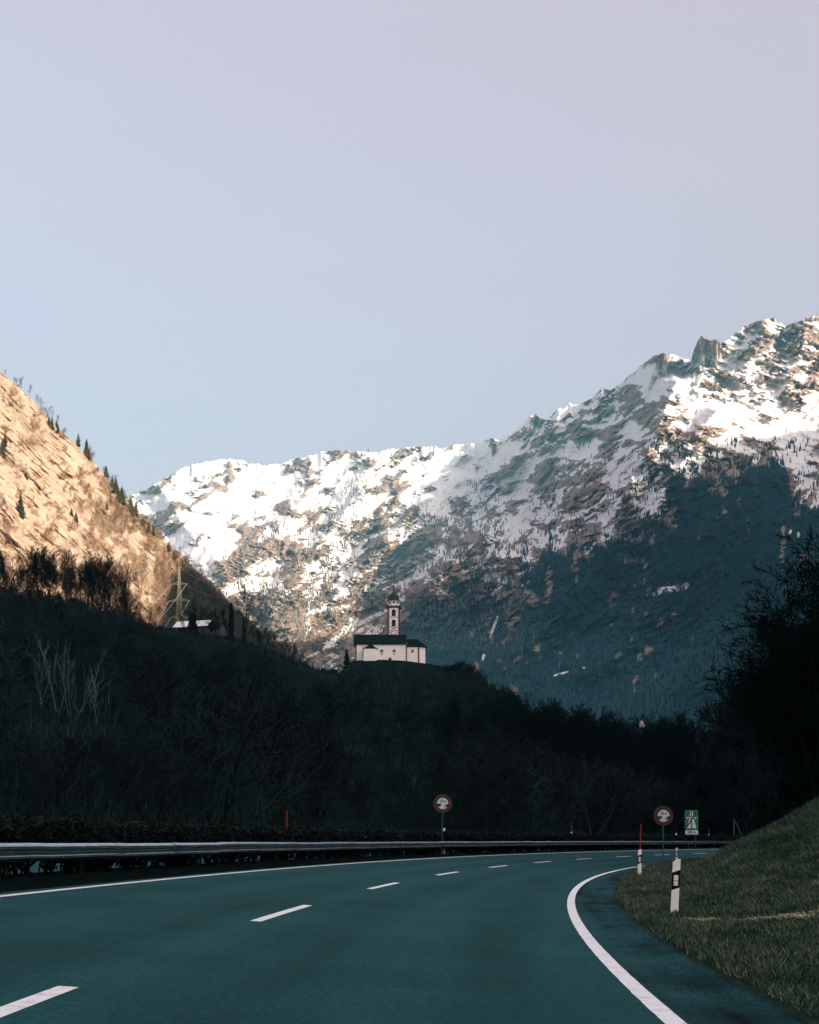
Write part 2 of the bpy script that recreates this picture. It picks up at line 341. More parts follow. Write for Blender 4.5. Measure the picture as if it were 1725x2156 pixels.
    # ---- conifers on the slopes (one mass)
    P = W.reshape(-1, 3); prob = (.03*sst(.04, .2, wood)+wood*woodm).ravel()*((Y > 925).ravel())
    prob = prob*(.35+.65*sst(1320, 1150, Y).ravel())*(snow.ravel()*.5+.5)
    prob *= (1-clr.ravel())*((X > 330) & (X < 1800)).ravel()
    prob *= (D2.ravel()/5000.)**.5
    idx = RNG.choice(len(P), 30000, p=prob/prob.sum()); base = P[idx]
    hh = RNG.uniform(9, 23, len(idx))*(.85+.25*(base[:, 1]/6000))
    hh *= np.where(Y.ravel()[idx] > 1300, .8, 1)
    vs = []; fs = []; tn = []; kk = 5; off = 0
    ang = RNG.uniform(0, 6.28, len(idx)); prof = [(0, .30, .21), (.28, .72, .15), (.55, 1.0, .10)]
    for lo, hi, r in prof:
        Vv = np.empty((len(idx), kk+1, 3))
        for i in range(kk):
            a = ang+2*pi*i/kk+lo*3; rr = hh*r*(1 if i % 2 else .72)
            Vv[:, i] = base+np.stack([rr*np.cos(a), rr*np.sin(a), hh*lo-1.5], 1)
        Vv[:, kk] = base+np.stack([0*hh, 0*hh, hh*max(hi, lo+.4)], 1) if hi < 1 else base+np.stack([0*hh, 0*hh, hh], 1)
        b = off+np.arange(len(idx))*(kk+1)
        for i in range(kk): fs.append(np.stack([b+i, b+(i+1) % kk, b+kk], 1))
        vs.append(Vv.reshape(-1, 3)); tn.append(np.repeat(RNG.random(len(idx)), kk+1)); off += len(idx)*(kk+1)
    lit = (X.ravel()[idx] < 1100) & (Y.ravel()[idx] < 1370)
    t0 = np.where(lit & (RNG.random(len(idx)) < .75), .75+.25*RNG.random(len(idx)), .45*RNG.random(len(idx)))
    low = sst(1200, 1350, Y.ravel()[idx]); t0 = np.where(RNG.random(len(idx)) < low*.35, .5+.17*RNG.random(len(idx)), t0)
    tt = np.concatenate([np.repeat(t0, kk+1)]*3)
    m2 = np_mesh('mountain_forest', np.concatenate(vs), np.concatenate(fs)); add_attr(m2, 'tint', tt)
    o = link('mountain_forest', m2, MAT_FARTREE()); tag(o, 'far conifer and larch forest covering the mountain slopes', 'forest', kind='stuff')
    return
def MAT_MTN():
    m, nt, b = new_mat('mountain_rock_and_snow'); L = nt.links.new
    tc = N(nt, 'ShaderNodeTexCoord')
    at_ = lambda n: N(nt, 'ShaderNodeAttribute', attribute_name=n)
    sn, wd, lw = at_('snow'), at_('wood'), at_('low')
    mp = N(nt, 'ShaderNodeMapping'); mp.inputs['Scale'].default_value = (1, 1, 2.2); L(tc.outputs['Object'], mp.inputs[0])
    n1 = N(nt, 'ShaderNodeTexNoise', Scale=.030, Detail=8, Roughness=.72); L(mp.outputs[0], n1.inputs['Vector'])
    n2 = N(nt, 'ShaderNodeTexNoise', Scale=.006, Detail=6, Roughness=.6); L(mp.outputs[0], n2.inputs['Vector'])
    rock = N(nt, 'ShaderNodeValToRGB'); cr = rock.color_ramp
    cr.elements[0].position = .32; cr.elements[0].color = (.050, .050, .048, 1); cr.elements[1].position = .68; cr.elements[1].color = (.50, .375, .30, 1)
    L(n1.outputs[0], rock.inputs[0])
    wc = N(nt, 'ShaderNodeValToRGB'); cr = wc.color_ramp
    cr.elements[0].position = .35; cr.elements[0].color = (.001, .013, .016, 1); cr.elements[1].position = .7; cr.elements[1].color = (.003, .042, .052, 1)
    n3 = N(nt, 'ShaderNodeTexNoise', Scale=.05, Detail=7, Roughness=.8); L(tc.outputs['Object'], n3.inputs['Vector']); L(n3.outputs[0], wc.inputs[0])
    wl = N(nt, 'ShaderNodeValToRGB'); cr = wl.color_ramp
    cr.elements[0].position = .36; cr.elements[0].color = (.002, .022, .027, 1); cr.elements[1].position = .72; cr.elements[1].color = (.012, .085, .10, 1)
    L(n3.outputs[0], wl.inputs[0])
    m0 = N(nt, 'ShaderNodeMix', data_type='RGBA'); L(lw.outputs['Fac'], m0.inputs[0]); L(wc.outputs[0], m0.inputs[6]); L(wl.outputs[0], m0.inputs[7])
    # lower rock becomes scrub
    m1 = N(nt, 'ShaderNodeMix', data_type='RGBA'); L(wd.outputs['Fac'], m1.inputs[0]); L(rock.outputs[0], m1.inputs[6]); L(m0.outputs[2], m1.inputs[7])
    add = N(nt, 'ShaderNodeMath', operation='MULTIPLY_ADD'); add.inputs[1].default_value = .6; L(n1.outputs[0], add.inputs[0])
    add.inputs[2].default_value = -.30
    ad2 = N(nt, 'ShaderNodeMath', operation='ADD'); L(add.outputs[0], ad2.inputs[0]); L(sn.outputs['Fac'], ad2.inputs[1])
    st = N(nt, 'ShaderNodeMapRange', interpolation_type='SMOOTHSTEP'); st.inputs[1].default_value = .42; st.inputs[2].default_value = .62; L(ad2.outputs[0], st.inputs[0])
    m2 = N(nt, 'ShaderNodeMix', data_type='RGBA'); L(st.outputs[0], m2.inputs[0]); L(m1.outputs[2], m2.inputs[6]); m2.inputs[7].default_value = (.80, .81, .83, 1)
    L(m2.outputs[2], b.inputs['Base Color']); b.inputs['Roughness'].default_value = .9; b.inputs['Specular IOR Level'].default_value = .15
    bp = N(nt, 'ShaderNodeBump', Strength=.6, Distance=14.0); L(n1.outputs[0], bp.inputs['Height']); L(bp.outputs[0], b.inputs['Normal'])
    return m
def MAT_FARTREE():
    m, nt, b = new_mat('far_conifer'); L = nt.links.new
    a = N(nt, 'ShaderNodeAttribute', attribute_name='tint'); r = N(nt, 'ShaderNodeValToRGB'); cr = r.color_ramp
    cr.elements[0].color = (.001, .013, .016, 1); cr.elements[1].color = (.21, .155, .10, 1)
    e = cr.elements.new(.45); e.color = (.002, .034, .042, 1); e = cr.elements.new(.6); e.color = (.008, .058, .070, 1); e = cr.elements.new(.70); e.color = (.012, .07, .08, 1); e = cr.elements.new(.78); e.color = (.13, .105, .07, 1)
    L(a.outputs['Fac'], r.inputs[0]); L(r.outputs[0], b.inputs['Base Color']); b.inputs['Roughness'].default_value = .95; b.inputs['Specular IOR Level'].default_value = .1
    return m
build_mountains()
# ================================================================== sunlit mountainside on the left
L1S = [(-900,-60),(-600,240),(-300,520),(-100,700),(0,783),(30,806),(60,834),(95,872),(130,908),(160,937),(200,975),(225,1008),(250,1040),(285,1078),(320,1108),(350,1140),(380,1168),(400,1188),(440,1222),(470,1252),(500,1285),(540,1322),(570,1347),(600,1372),(650,1408),(720,1450),(900,1560)]
def build_cliff():
    nr, nc = 560, 900
    px = np.linspace(-560, 860, nc)
    sil = np.interp(px, [p[0] for p in L1S], [p[1] for p in L1S])+3.5*fbm(px/16., px*0+1.7, 4, 101)
    v = np.linspace(0, 1, nr)[:, None]
    yb = np.interp(px, [-560, 300, 860], [1500, 1500, 1640])
    X = np.broadcast_to(px[None], (nr, nc)).copy(); Y = yb+(sil-yb)*v
    dlo = np.interp(px, [-560, 0, 300, 500, 860], [600, 800, 930, 1100, 1500]); dhi = np.interp(px, [-560, 0, 300, 500, 860], [1050, 1330, 1500, 1560, 1650])
    D = dlo+(dhi-dlo)*(v**.95)
    wx = 18*fbm(X/70., Y/70., 3, 111)
    al = (X*.64-Y*-.77)/1.; across = (X*.68-Y*.73)        # strata run from upper left to lower right
    al = (X*.69+Y*.72)
    st = ridged((across+wx*.5)/30., al/260., 5, 112, .55); st2 = ridged((across+wx*.35)/10., al/110., 4, 113, .6)
    gul = ridged((X*.93+Y*.36+wx*2)/110., (Y*.93-X*.36)/260., 4, 114, .5)
    fi = fbm(X/9., Y/9., 4, 115, .6)
    rel = -(st-.5)*13-(st2-.5)*6-(gul-.5)*46+fi*4
    D2 = D+rel*sst(0, .05, v)*(.6+.4*sst(700, 300, X))
    W = np.stack([(X-CX)*D2/F, D2, CAMH+(HY-Y)*D2/F], -1)
    rows = [W.reshape(-1, 3)]; last = W[-1]
    for k in range(1, 5):
        q = last.copy(); q[:, 1] += 40*k*k; q[:, 0] -= 12*k*k; q[:, 2] = np.maximum(q[:, 2]-30*k*k, -5); rows.append(q)
    me = np_mesh('mountainside', np.concatenate(rows), grid_faces(nr+4, nc), smooth=True)
    n = screen_normals(W, nr, nc)
    brush = idw([(0,850,.15),(80,950,.15),(150,1000,.1),(250,1040,.6),(320,1090,.9),(430,1200,1.),(0,950,.1),(60,1050,.12),(180,1050,.5),(230,1080,.75),(150,1090,.15),(280,1150,.5),(380,1180,.9),(100,1150,.3),(200,1180,.4),(300,1230,.5),(350,1220,.9),(20,1150,.2),(500,1300,1.),(600,1400,1.)], X, Y, 3)
    bn = fbm(X/30., Y/22., 4, 121); bn /= bn.std()
    bm = sst(-.4, .4, np.interp(brush, [0, .2, .5, .8, 1], [-2, -.9, 0, .9, 2])+bn)
    add_attr(me, 'brush', np.concatenate([bm.ravel(), np.ones(nc*4)]))
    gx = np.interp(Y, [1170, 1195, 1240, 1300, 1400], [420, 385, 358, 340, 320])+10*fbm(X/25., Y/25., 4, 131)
    gv = sst(-4, 6, X-gx)*sst(.995, .965, v+.012*fbm(X/9., Y/9., 3, 132)); add_attr(me, 'grove_shade', np.concatenate([gv.ravel(), np.ones(nc*4)]))  # dark wood tone with the cast shade painted in, stopping below the lit rim
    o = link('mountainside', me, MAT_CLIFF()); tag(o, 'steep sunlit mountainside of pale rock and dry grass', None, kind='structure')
    return Sheet(px, W.reshape(-1, 3), nr, nc), bm, X, Y
def MAT_CLIFF():
    m, nt, b = new_mat('dry_mountainside'); L = nt.links.new
    tc = N(nt, 'ShaderNodeTexCoord'); br = N(nt, 'ShaderNodeAttribute', attribute_name='brush')
    mp = N(nt, 'ShaderNodeMapping'); mp.inputs['Scale'].default_value = (.22, .5, 1.7); mq = N(nt, 'ShaderNodeMapping'); mq.inputs['Rotation'].default_value = (0, radians(-46), 0); L(tc.outputs['Object'], mq.inputs[0]); L(mq.outputs[0], mp.inputs[0])
    n1 = N(nt, 'ShaderNodeTexNoise', Scale=.10, Detail=9, Roughness=.72); L(mp.outputs[0], n1.inputs['Vector'])
    n2 = N(nt, 'ShaderNodeTexNoise', Scale=.018, Detail=6, Roughness=.6); L(tc.outputs['Object'], n2.inputs['Vector'])
    n3 = N(nt, 'ShaderNodeTexNoise', Scale=.22, Detail=7, Roughness=.8); L(tc.outputs['Object'], n3.inputs['Vector'])
    r1 = N(nt, 'ShaderNodeValToRGB'); cr = r1.color_ramp
    cr.elements[0].position = .30; cr.elements[0].color = (.28, .20, .13, 1); cr.elements[1].position = .62; cr.elements[1].color = (.56, .45, .365, 1)
    e = cr.elements.new(.46); e.color = (.46, .355, .26, 1); L(n1.outputs[0], r1.inputs[0])
    r2 = N(nt, 'ShaderNodeValToRGB'); cr = r2.color_ramp
    cr.elements[0].position = .36; cr.elements[0].color = (.16, .10, .058, 1); cr.elements[1].position = .66; cr.elements[1].color = (.42, .30, .205, 1)
    L(n3.outputs[0], r2.inputs[0])
    mx = N(nt, 'ShaderNodeMix', data_type='RGBA'); L(br.outputs['Fac'], mx.inputs[0]); L(r1.outputs[0], mx.inputs[6]); L(r2.outputs[0], mx.inputs[7])
    r3 = N(nt, 'ShaderNodeValToRGB'); cr = r3.color_ramp; cr.elements[0].position = .36; cr.elements[0].color = (.006, .020, .022, 1); cr.elements[1].position = .68; cr.elements[1].color = (.05, .065, .06, 1); L(n3.outputs[0], r3.inputs[0])  # dark ramp for the right tail, shade included in the colour
    gr = N(nt, 'ShaderNodeAttribute', attribute_name='grove_shade'); m3 = N(nt, 'ShaderNodeMix', data_type='RGBA'); L(gr.outputs['Fac'], m3.inputs[0]); L(mx.outputs[2], m3.inputs[6]); L(r3.outputs[0], m3.inputs[7])
    mr = N(nt, 'ShaderNodeMapRange'); mr.inputs[1].default_value = .3; mr.inputs[2].default_value = .7; mr.inputs[3].default_value = .72; mr.inputs[4].default_value = 1.15; L(n2.outputs[0], mr.inputs[0])
    mm = N(nt, 'ShaderNodeMix', data_type='RGBA', blend_type='MULTIPLY'); mm.inputs[0].default_value = 1; L(m3.outputs[2], mm.inputs[6]); L(mr.outputs[0], mm.inputs[7])
    L(mm.outputs[2], b.inputs['Base Color']); b.inputs['Roughness'].default_value = .95; b.inputs['Specular IOR Level'].default_value = .1
    ad = N(nt, 'ShaderNodeMath', operation='ADD'); L(n1.outputs[0], ad.inputs[0]); L(n3.outputs[0], ad.inputs[1])
    bp = N(nt, 'ShaderNodeBump', Strength=.7, Distance=2.6); L(ad.outputs[0], bp.inputs['Height']); L(bp.outputs[0], b.inputs['Normal'])
    return m
CLIFF, CL_BR, CL_X, CL_Y = build_cliff()
# ================================================================== wooded hill with the church (left and middle)
RC = 264.0; CXR = 265.65; SUP = .06; RW = 8.3
def zcirc(px, R):
    t = (px-CX)/F; a = 1+t*t; b = -2*CXR*t; c = CXR**2-R*R
    disc = b*b-4*a*c
    return (-b+sqrt(max(disc, 0)))/(2*a)
L2C = [(-900,1130),(-500,1190),(-200,1228),(0,1262),(80,1268),(150,1280),(230,1300),(330,1322),(400,1331),(470,1341),(520,1352),(570,1370),(620,1392),(660,1408),(690,1413),(715,1408),(745,1391),(800,1389),(850,1391),(900,1397.5),(945,1404),(975,1418),(1005,1440),(1040,1480),(1090,1540),(1150,1590),(1220,1640),(1300,1690),(1400,1725),(1500,1745),(1700,1752),(1900,1740)]
def crest_d(px): return np.interp(px, [-900, 0, 300, 500, 650, 740, 900, 960, 1300, 1900], [470, 540, 560, 580, 640, 583, 583, 590, 520, 480])
def build_hill():
    nr, nc, plat = 260, 520, 5
    px = np.linspace(-700, 1850, nc)
    sil = np.interp(px, [p[0] for p in L2C], [p[1] for p in L2C])+1.2*fbm(px/14., px*0+5.1, 3, 201)*(1-sst(700, 740, px)*sst(950, 910, px))
    d0 = np.array([zcirc(p, RC+RW+15.5) for p in px]); dc = crest_d(px)
    v = np.linspace(0, 1, nr)[:, None]
    D = d0+(dc-d0)*v; Zc = CAMH+(HY-sil)*dc/F; Z0 = .35
    sh = np.interp(px, [-700, 0, 500, 740, 900, 1300, 1850], [1.15, 1.15, 1.25, 1.45, 1.45, 1.2, 1.1])
    Z = Z0+(Zc-Z0)*v**sh
    X = np.broadcast_to(px[None], D.shape)
    wz = np.sin(np.pi*np.clip(v, 0, 1))**.7
    xw = (X-CX)*D/F
    Z = Z+wz*np.clip(Zc/60., 0, 1)*(9*fbm(xw/70., D/70., 5, 211)+3.2*fbm(xw/14., D/14., 4, 212)-6*np.clip(ridged(xw/60., D/45., 4, 213)-.6, 0, 1))
    Z = np.maximum(Z, .2)
    # keep every row below the crest line as seen from the road
    ang = (Z-CAMH)/D; lim = ((HY-sil)/F)[None, :]*np.clip(v*1.0+.0, 0, 1)**.0
    Z = np.where(ang > lim*.995, CAMH+lim*.995*D, Z); Z = np.maximum(Z, .2); Z[-1] = np.maximum(Zc, .2)
    W = np.stack([xw, D, Z], -1); rows = [W.reshape(-1, 3)]
    last = W[-1]
    for dd, dz in ((14, .0), (32, .3), (50, 4.), (90, 22.), (160, 60.), (260, 120.)):
        q = last.copy(); q[:, 0] += q[:, 0]/q[:, 1]*dd; q[:, 1] += dd
        q[:, 2] = np.maximum(q[:, 2]-dz, -.4); rows.append(q)
    me = np_mesh('hill', np.concatenate(rows), grid_faces(nr+6, nc), smooth=True)
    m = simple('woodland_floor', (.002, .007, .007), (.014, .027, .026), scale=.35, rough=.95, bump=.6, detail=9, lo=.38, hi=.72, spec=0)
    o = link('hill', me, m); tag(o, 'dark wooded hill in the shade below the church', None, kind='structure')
    return Sheet(px, W.reshape(-1, 3), nr, nc)
HILL = build_hill()
# ================================================================== valley floor and the shading valley side on the right
def build_floor():
    n = 60; r = np.concatenate([[0], np.geomspace(20, 16000, n)]); a = np.linspace(0, 2*pi, 97)[:-1]
    V = [(0, 0, -.75)]+[(q*cos(t), q*sin(t), -.75) for q in r[1:] for t in a]
    f4 = []; k = len(a)
    me = bpy.data.meshes.new('valley_floor'); faces = [(0, 1+i, 1+(i+1) % k) for i in range(k)]
    for j in range(n-1):
        for i in range(k):
            faces.append((1+j*k+i, 1+(j+1)*k+i, 1+(j+1)*k+(i+1) % k, 1+j*k+(i+1) % k))
    me.from_pydata(V, [], faces)
    o = link('valley_floor', me, simple('valley_meadow', (.03, .035, .022), (.015, .02, .013), scale=.05, rough=.95, spec=.1)); tag(o, 'dark valley floor', None, kind='structure')
build_floor()
def build_valley_side():
    # crest heights chosen so that the sun just clears the valley side where the photograph is lit
    te = math.tan(SUN_EL)
    def na(px, py, d):
        p = at(px, py, d); return p[:2]@SN, p[:2]@SH, p[2]
    def ac(n): return np.interp(n, [-3000, 1500, 3000, 4700, 9000], [1500, 1500, 700, -500, -700])
    B = []
    for (px, py, d) in SHADE_PTS:
        if d is None: d = MTN.depth(px, py)
        n_, a_, z_ = na(px, py, d); B.append((n_, z_+te*(ac(n_)-a_)))
    B += [(-3500, 800), (-1500, 700), (-300, 690), (150, 730), (338, 765), (440, 770), (603, 850), (700, 900), (801, 980), (869, 1040), (926, 1097), (960, 1112), (1004, 1140), (1100, 1160), (3200, 1850), (3871, 2045), (4199, 2110), (4435, 2060), (4600, 2095), (4700, 2150), (4851, 2235), (5164, 2330), (5667, 2430), (8500, 2700)]
    B.sort(); bn = np.array([b[0] for b in B]); bz = np.array([b[1] for b in B])
    print('CASTER', [(round(a), round(b)) for a, b in B])
    n = np.linspace(-3500, 7500, 420); a = ac(n); z = np.interp(n, bn, bz)+9*fbm(n/70., n*0, 4, 301)*sst(1200, 2500, n)+3*fbm(n/60., n*0, 3, 302)
    nacr = 41; u = np.linspace(-1, 1, nacr)
    V = []
    for i in range(nacr):
        wdt = np.where(u[i] < 0, z*.95, z*1.3)
        aa = a+u[i]*wdt
        zz = z*(1-abs(u[i])**1.15)
        px_ = n*SN[0]+aa*SH[0]; py_ = n*SN[1]+aa*SH[1]
        rel = (abs(u[i])*(1-abs(u[i]))*4)*60*fbm(px_/260., py_/260., 5, 303)
        zz = np.maximum(zz+rel, -1.2)
        lim = .33*py_+120
        bad = (px_ < lim) & (py_ > 300)
        zz = np.where(bad, np.minimum(zz, -1.2), zz)
        zz = np.where((px_ < 420) & (py_ <= 300), -1.2, zz)
        V.append(np.stack([px_, py_, zz], 1))
    me = np_mesh('valley_side', np.concatenate(V), grid_faces(nacr, len(n)), smooth=True)
    o = link('valley_side', me, simple('far_woodland', (.02, .024, .018), (.05, .045, .03), scale=.02, rough=.95, spec=.1)); tag(o, 'high wooded valley side beyond the right edge that keeps the road in shade', None, kind='structure')
SHADE_PTS = []
build_valley_side()
# ================================================================== road corridor
def rp(w, s, z=0.0):
    ph = s/RC; return (CXR-(RC+w)*cos(ph), (RC+w)*sin(ph), z)
def rpa(w, s, z):
    w, s, z = np.broadcast_arrays(np.asarray(w, float), np.asarray(s, float), np.asarray(z, float)); ph = s/RC
    return np.stack([CXR-(RC+w)*np.cos(ph), (RC+w)*np.sin(ph), z], -1)
def heading(s): return -s/RC                       # rotation about z so that +y follows the road
def strip(name, s, w, zf, mat, attrs=True, smooth=True):
    S, Wd = np.meshgrid(s, w, indexing='ij'); Z = zf(S, Wd); V = rpa(Wd, S, Z).reshape(-1, 3)
    me = np_mesh(name, V, grid_faces(len(s), len(w))[:, ::-1], smooth)
    if attrs: add_attr(me, 'arc', S); add_attr(me, 'lat', Wd)
    return link(name, me, mat)
def asphalt(name, c1, c2, streak=.25):
    m, nt, b = new_mat(name); L = nt.links.new
    tc = N(nt, 'ShaderNodeTexCoord'); n1 = N(nt, 'ShaderNodeTexNoise', Scale=22., Detail=8, Roughness=.85); L(tc.outputs['Object'], n1.inputs['Vector'])
    a1 = N(nt, 'ShaderNodeAttribute', attribute_name='arc'); a2 = N(nt, 'ShaderNodeAttribute', attribute_name='lat')
    sc = N(nt, 'ShaderNodeMath', operation='MULTIPLY'); sc.inputs[1].default_value = .05; L(a1.outputs['Fac'], sc.inputs[0])
    cb = N(nt, 'ShaderNodeCombineXYZ'); L(sc.outputs[0], cb.inputs[0]); L(a2.outputs['Fac'], cb.inputs[1])
    n2 = N(nt, 'ShaderNodeTexNoise', Scale=1.3, Detail=5, Roughness=.6); L(cb.outputs[0], n2.inputs['Vector'])
    n3 = N(nt, 'ShaderNodeTexNoise', Scale=.35, Detail=5, Roughness=.6); L(tc.outputs['Object'], n3.inputs['Vector'])
    mx = N(nt, 'ShaderNodeMix', data_type='RGBA'); mr = N(nt, 'ShaderNodeMapRange'); mr.inputs[1].default_value = .36; mr.inputs[2].default_value = .66; L(n1.outputs[0], mr.inputs[0])
    L(mr.outputs[0], mx.inputs[0]); mx.inputs[6].default_value = (*c1, 1); mx.inputs[7].default_value = (*c2, 1)
    ad = N(nt, 'ShaderNodeMath', operation='ADD'); L(n2.outputs[0], ad.inputs[0]); L(n3.outputs[0], ad.inputs[1])
    m2 = N(nt, 'ShaderNodeMapRange'); m2.inputs[1].default_value = .7; m2.inputs[2].default_value = 1.3; m2.inputs[3].default_value = 1-streak; m2.inputs[4].default_value = 1+streak; L(ad.outputs[0], m2.inputs[0])
    # polished wheel tracks
    ph = N(nt, 'ShaderNodeMath', operation='MULTIPLY_ADD'); ph.inputs[1].default_value = 2*pi/1.95; ph.inputs[2].default_value = .9; L(a2.outputs['Fac'], ph.inputs[0])
    sn = N(nt, 'ShaderNodeMath', operation='SINE'); L(ph.outputs[0], sn.inputs[0])
    tk = N(nt, 'ShaderNodeMath', operation='MULTIPLY_ADD'); tk.inputs[1].default_value = .10; L(sn.outputs[0], tk.inputs[0]); L(m2.outputs[0], tk.inputs[2])
    mm = N(nt, 'ShaderNodeMix', data_type='RGBA', blend_type='MULTIPLY'); mm.inputs[0].default_value = 1; L(mx.outputs[2], mm.inputs[6]); L(tk.outputs[0], mm.inputs[7])
    L(mm.outputs[2], b.inputs['Base Color']); b.inputs['Roughness'].default_value = .9; b.inputs['Specular IOR Level'].default_value = .06
    bp = N(nt, 'ShaderNodeBump', Strength=.7, Distance=.012); L(n1.outputs[0], bp.inputs['Height']); L(bp.outputs[0], b.inputs['Normal'])
    return m
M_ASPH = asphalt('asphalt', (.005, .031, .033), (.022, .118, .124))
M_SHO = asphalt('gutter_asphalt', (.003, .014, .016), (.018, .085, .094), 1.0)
M_PAINT = simple('road_paint', (.90, .90, .92), (.30, .36, .38), scale=6, rough=.6, detail=14, lo=.50, hi=.88)
S_R = np.concatenate([np.linspace(-40, 130, 341), np.linspace(131, 330, 120)])
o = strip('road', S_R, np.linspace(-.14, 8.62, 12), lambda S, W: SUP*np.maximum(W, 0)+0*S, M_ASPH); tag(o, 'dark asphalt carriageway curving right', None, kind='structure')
def sho_w(s): return np.interp(s, [-40, 5, 10, 17, 30, 45, 60, 80, 100, 330], [1.12, 1.12, 1.10, 1.02, 1.08, 1.22, .95, .40, .22, .2])
def build_shoulder():
    s = np.concatenate([np.linspace(-20, 6, 60), np.arange(6.03, 62, .032), np.linspace(62, 200, 200)]); k = np.linspace(0, 1, 15)
    S, Kk = np.meshgrid(s, k, indexing='ij'); Wd = -.12-(sho_w(S)+.06*fbm(S/2.2, S*0+.3, 3, 401)-.12+.25*(Kk == 1))*Kk
    z = -.02-.035*np.sin(np.pi*np.clip(Kk*.9, 0, 1))+.016*np.sin(S*2*pi/.16+1.5*fbm(S/1.5, Wd*2, 2, 402)+Wd*2.5)*sst(.12, .4, Kk)*(.4+.6*sst(-.2, .3, fbm(S/1.2, Wd/.4, 3, 404)))+.016*fbm(S/1.4, Wd/.5, 4, 403)
    me = np_mesh('road_shoulder', rpa(Wd, S, z).reshape(-1, 3), grid_faces(len(s), len(k)), True); add_attr(me, 'arc', S); add_attr(me, 'lat', Wd)
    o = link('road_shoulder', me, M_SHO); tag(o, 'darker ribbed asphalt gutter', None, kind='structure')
build_shoulder()
# painted lines
def line(name, w, wid, s0, s1, lab, zoff=.004, edge=None):
    s = np.arange(s0, s1+.001, .25 if s1-s0 > 20 else .5); k = np.array([-.5, .5])
    S, Kk = np.meshgrid(s, k, indexing='ij'); Wd = w+Kk*wid+(.012*fbm(S*2.3, Kk*4, 4, int(abs(w*10))+7) if edge else 0)
    z = SUP*np.maximum(Wd, 0)+zoff+.0*S
    me = np_mesh(name, rpa(Wd, S, z).reshape(-1, 3), grid_faces(len(s), 2)[:, ::-1], True)
    o = link(name, me, M_PAINT); tag(o, lab, None, kind='structure'); return o
line('edge_line', 0.0, .245, -30, 200, 'white solid edge line on the inside of the bend', edge=1)
line('edge_line', RW-.0, .15, -30, 240, 'white solid edge line beside the crash barrier')
for k in range(-1, 10):
    s0 = 18.1+12.16*k-(.45 if k < 0 else 0); o = line('lane_dash', 4.27, .15, s0, s0+4.9, 'white lane dash'); 
# ground beside the carriageway
M_GRASSG = simple('grass_ground', (.005, .020, .012), (.022, .048, .028), scale=6, rough=.95, bump=.05, detail=8, spec=.1)
M_VERGE = simple('verge_soil', (.002, .006, .006), (.007, .016, .014), scale=5, rough=.95, bump=.03, spec=0)
o = strip('median', np.linspace(-40, 330, 371), np.array([8.56, 8.7, 9.0, 9.6, 10.5, 11.5, 12.5, 13.3]), lambda S, W: .505+np.interp(W, [8.56, 8.7, 9.2, 11, 13.3], [0, .03, .05, .08, .0])+.02*fbm(S*.9, W*2, 3, 411), M_VERGE); tag(o, 'dark strip of ground between the carriageways', None, kind='structure')
o = strip('opposite_road', np.linspace(-40, 330, 186), np.linspace(13.2, 23.4, 5), lambda S, W: .50+0*S, M_ASPH); tag(o, 'opposite carriageway behind the hedge', None, kind='structure')
o = strip('outer_verge', np.linspace(-40, 330, 186), np.linspace(23.3, 27.5, 5), lambda S, W: .46+(W-23.3)*.05+.05*fbm(S*.5, W, 3, 5), M_VERGE); tag(o, 'outer verge', None, kind='structure')
def bank_z(u, s):
    z = np.interp(u, [0, 1.2, 2.6, 3.3, 3.9, 4.6, 6.5, 8.7, 12, 20, 40, 80, 130], [0, .0, .05, .2, .47, .88, 1.80, 3.12, 4.9, 8.5, 15, 24, 32])
    k = np.interp(s, [-40, 10, 25, 38, 50, 60], [.25, .25, .45, .75, .93, 1.0])
    soft = sst(2.0, 4.0, u)
    return z*(1-soft)+z*soft*k
def bank_full(u, s):
    return bank_z(u, s)+sst(1.3, 3.5, u)*(.05*fbm(s*.9, u*.9, 4, 421)+.09*sst(4, 6, u)*fbm(s*.35, u*.4, 4, 422))+.012*fbm(s*4, u*4, 3, 423)+np.clip(u-14, 0, 10)*.05*fbm(s*.05, u*.05, 3, 424)
def build_bank():
    s = np.concatenate([np.linspace(-30, 5, 36), np.linspace(5.2, 110, 525), np.linspace(111, 300, 120)]); k = np.concatenate([[0, .004, .012], np.linspace(.02, .32, 60), np.linspace(.33, 1, 40)**1.5*1.0])
    k = np.unique(np.clip(k, 0, 1)); S, Kk = np.meshgrid(s, k, indexing='ij')
    u0 = sho_w(S)-.02+.10*fbm(S*1.6, S*0+.2, 5, 431); U = u0+Kk*26+np.clip(Kk-.8, 0, 1)*400
    z = bank_full(U, S)+.02-.06*(Kk == 0)
    me = np_mesh('grass_bank', rpa(-U, S, z).reshape(-1, 3), grid_faces(len(s), len(k)), True)
    o = link('grass_bank', me, M_GRASSG); tag(o, 'grass verge rising into a steep bank on the right', None, kind='structure')
build_bank()
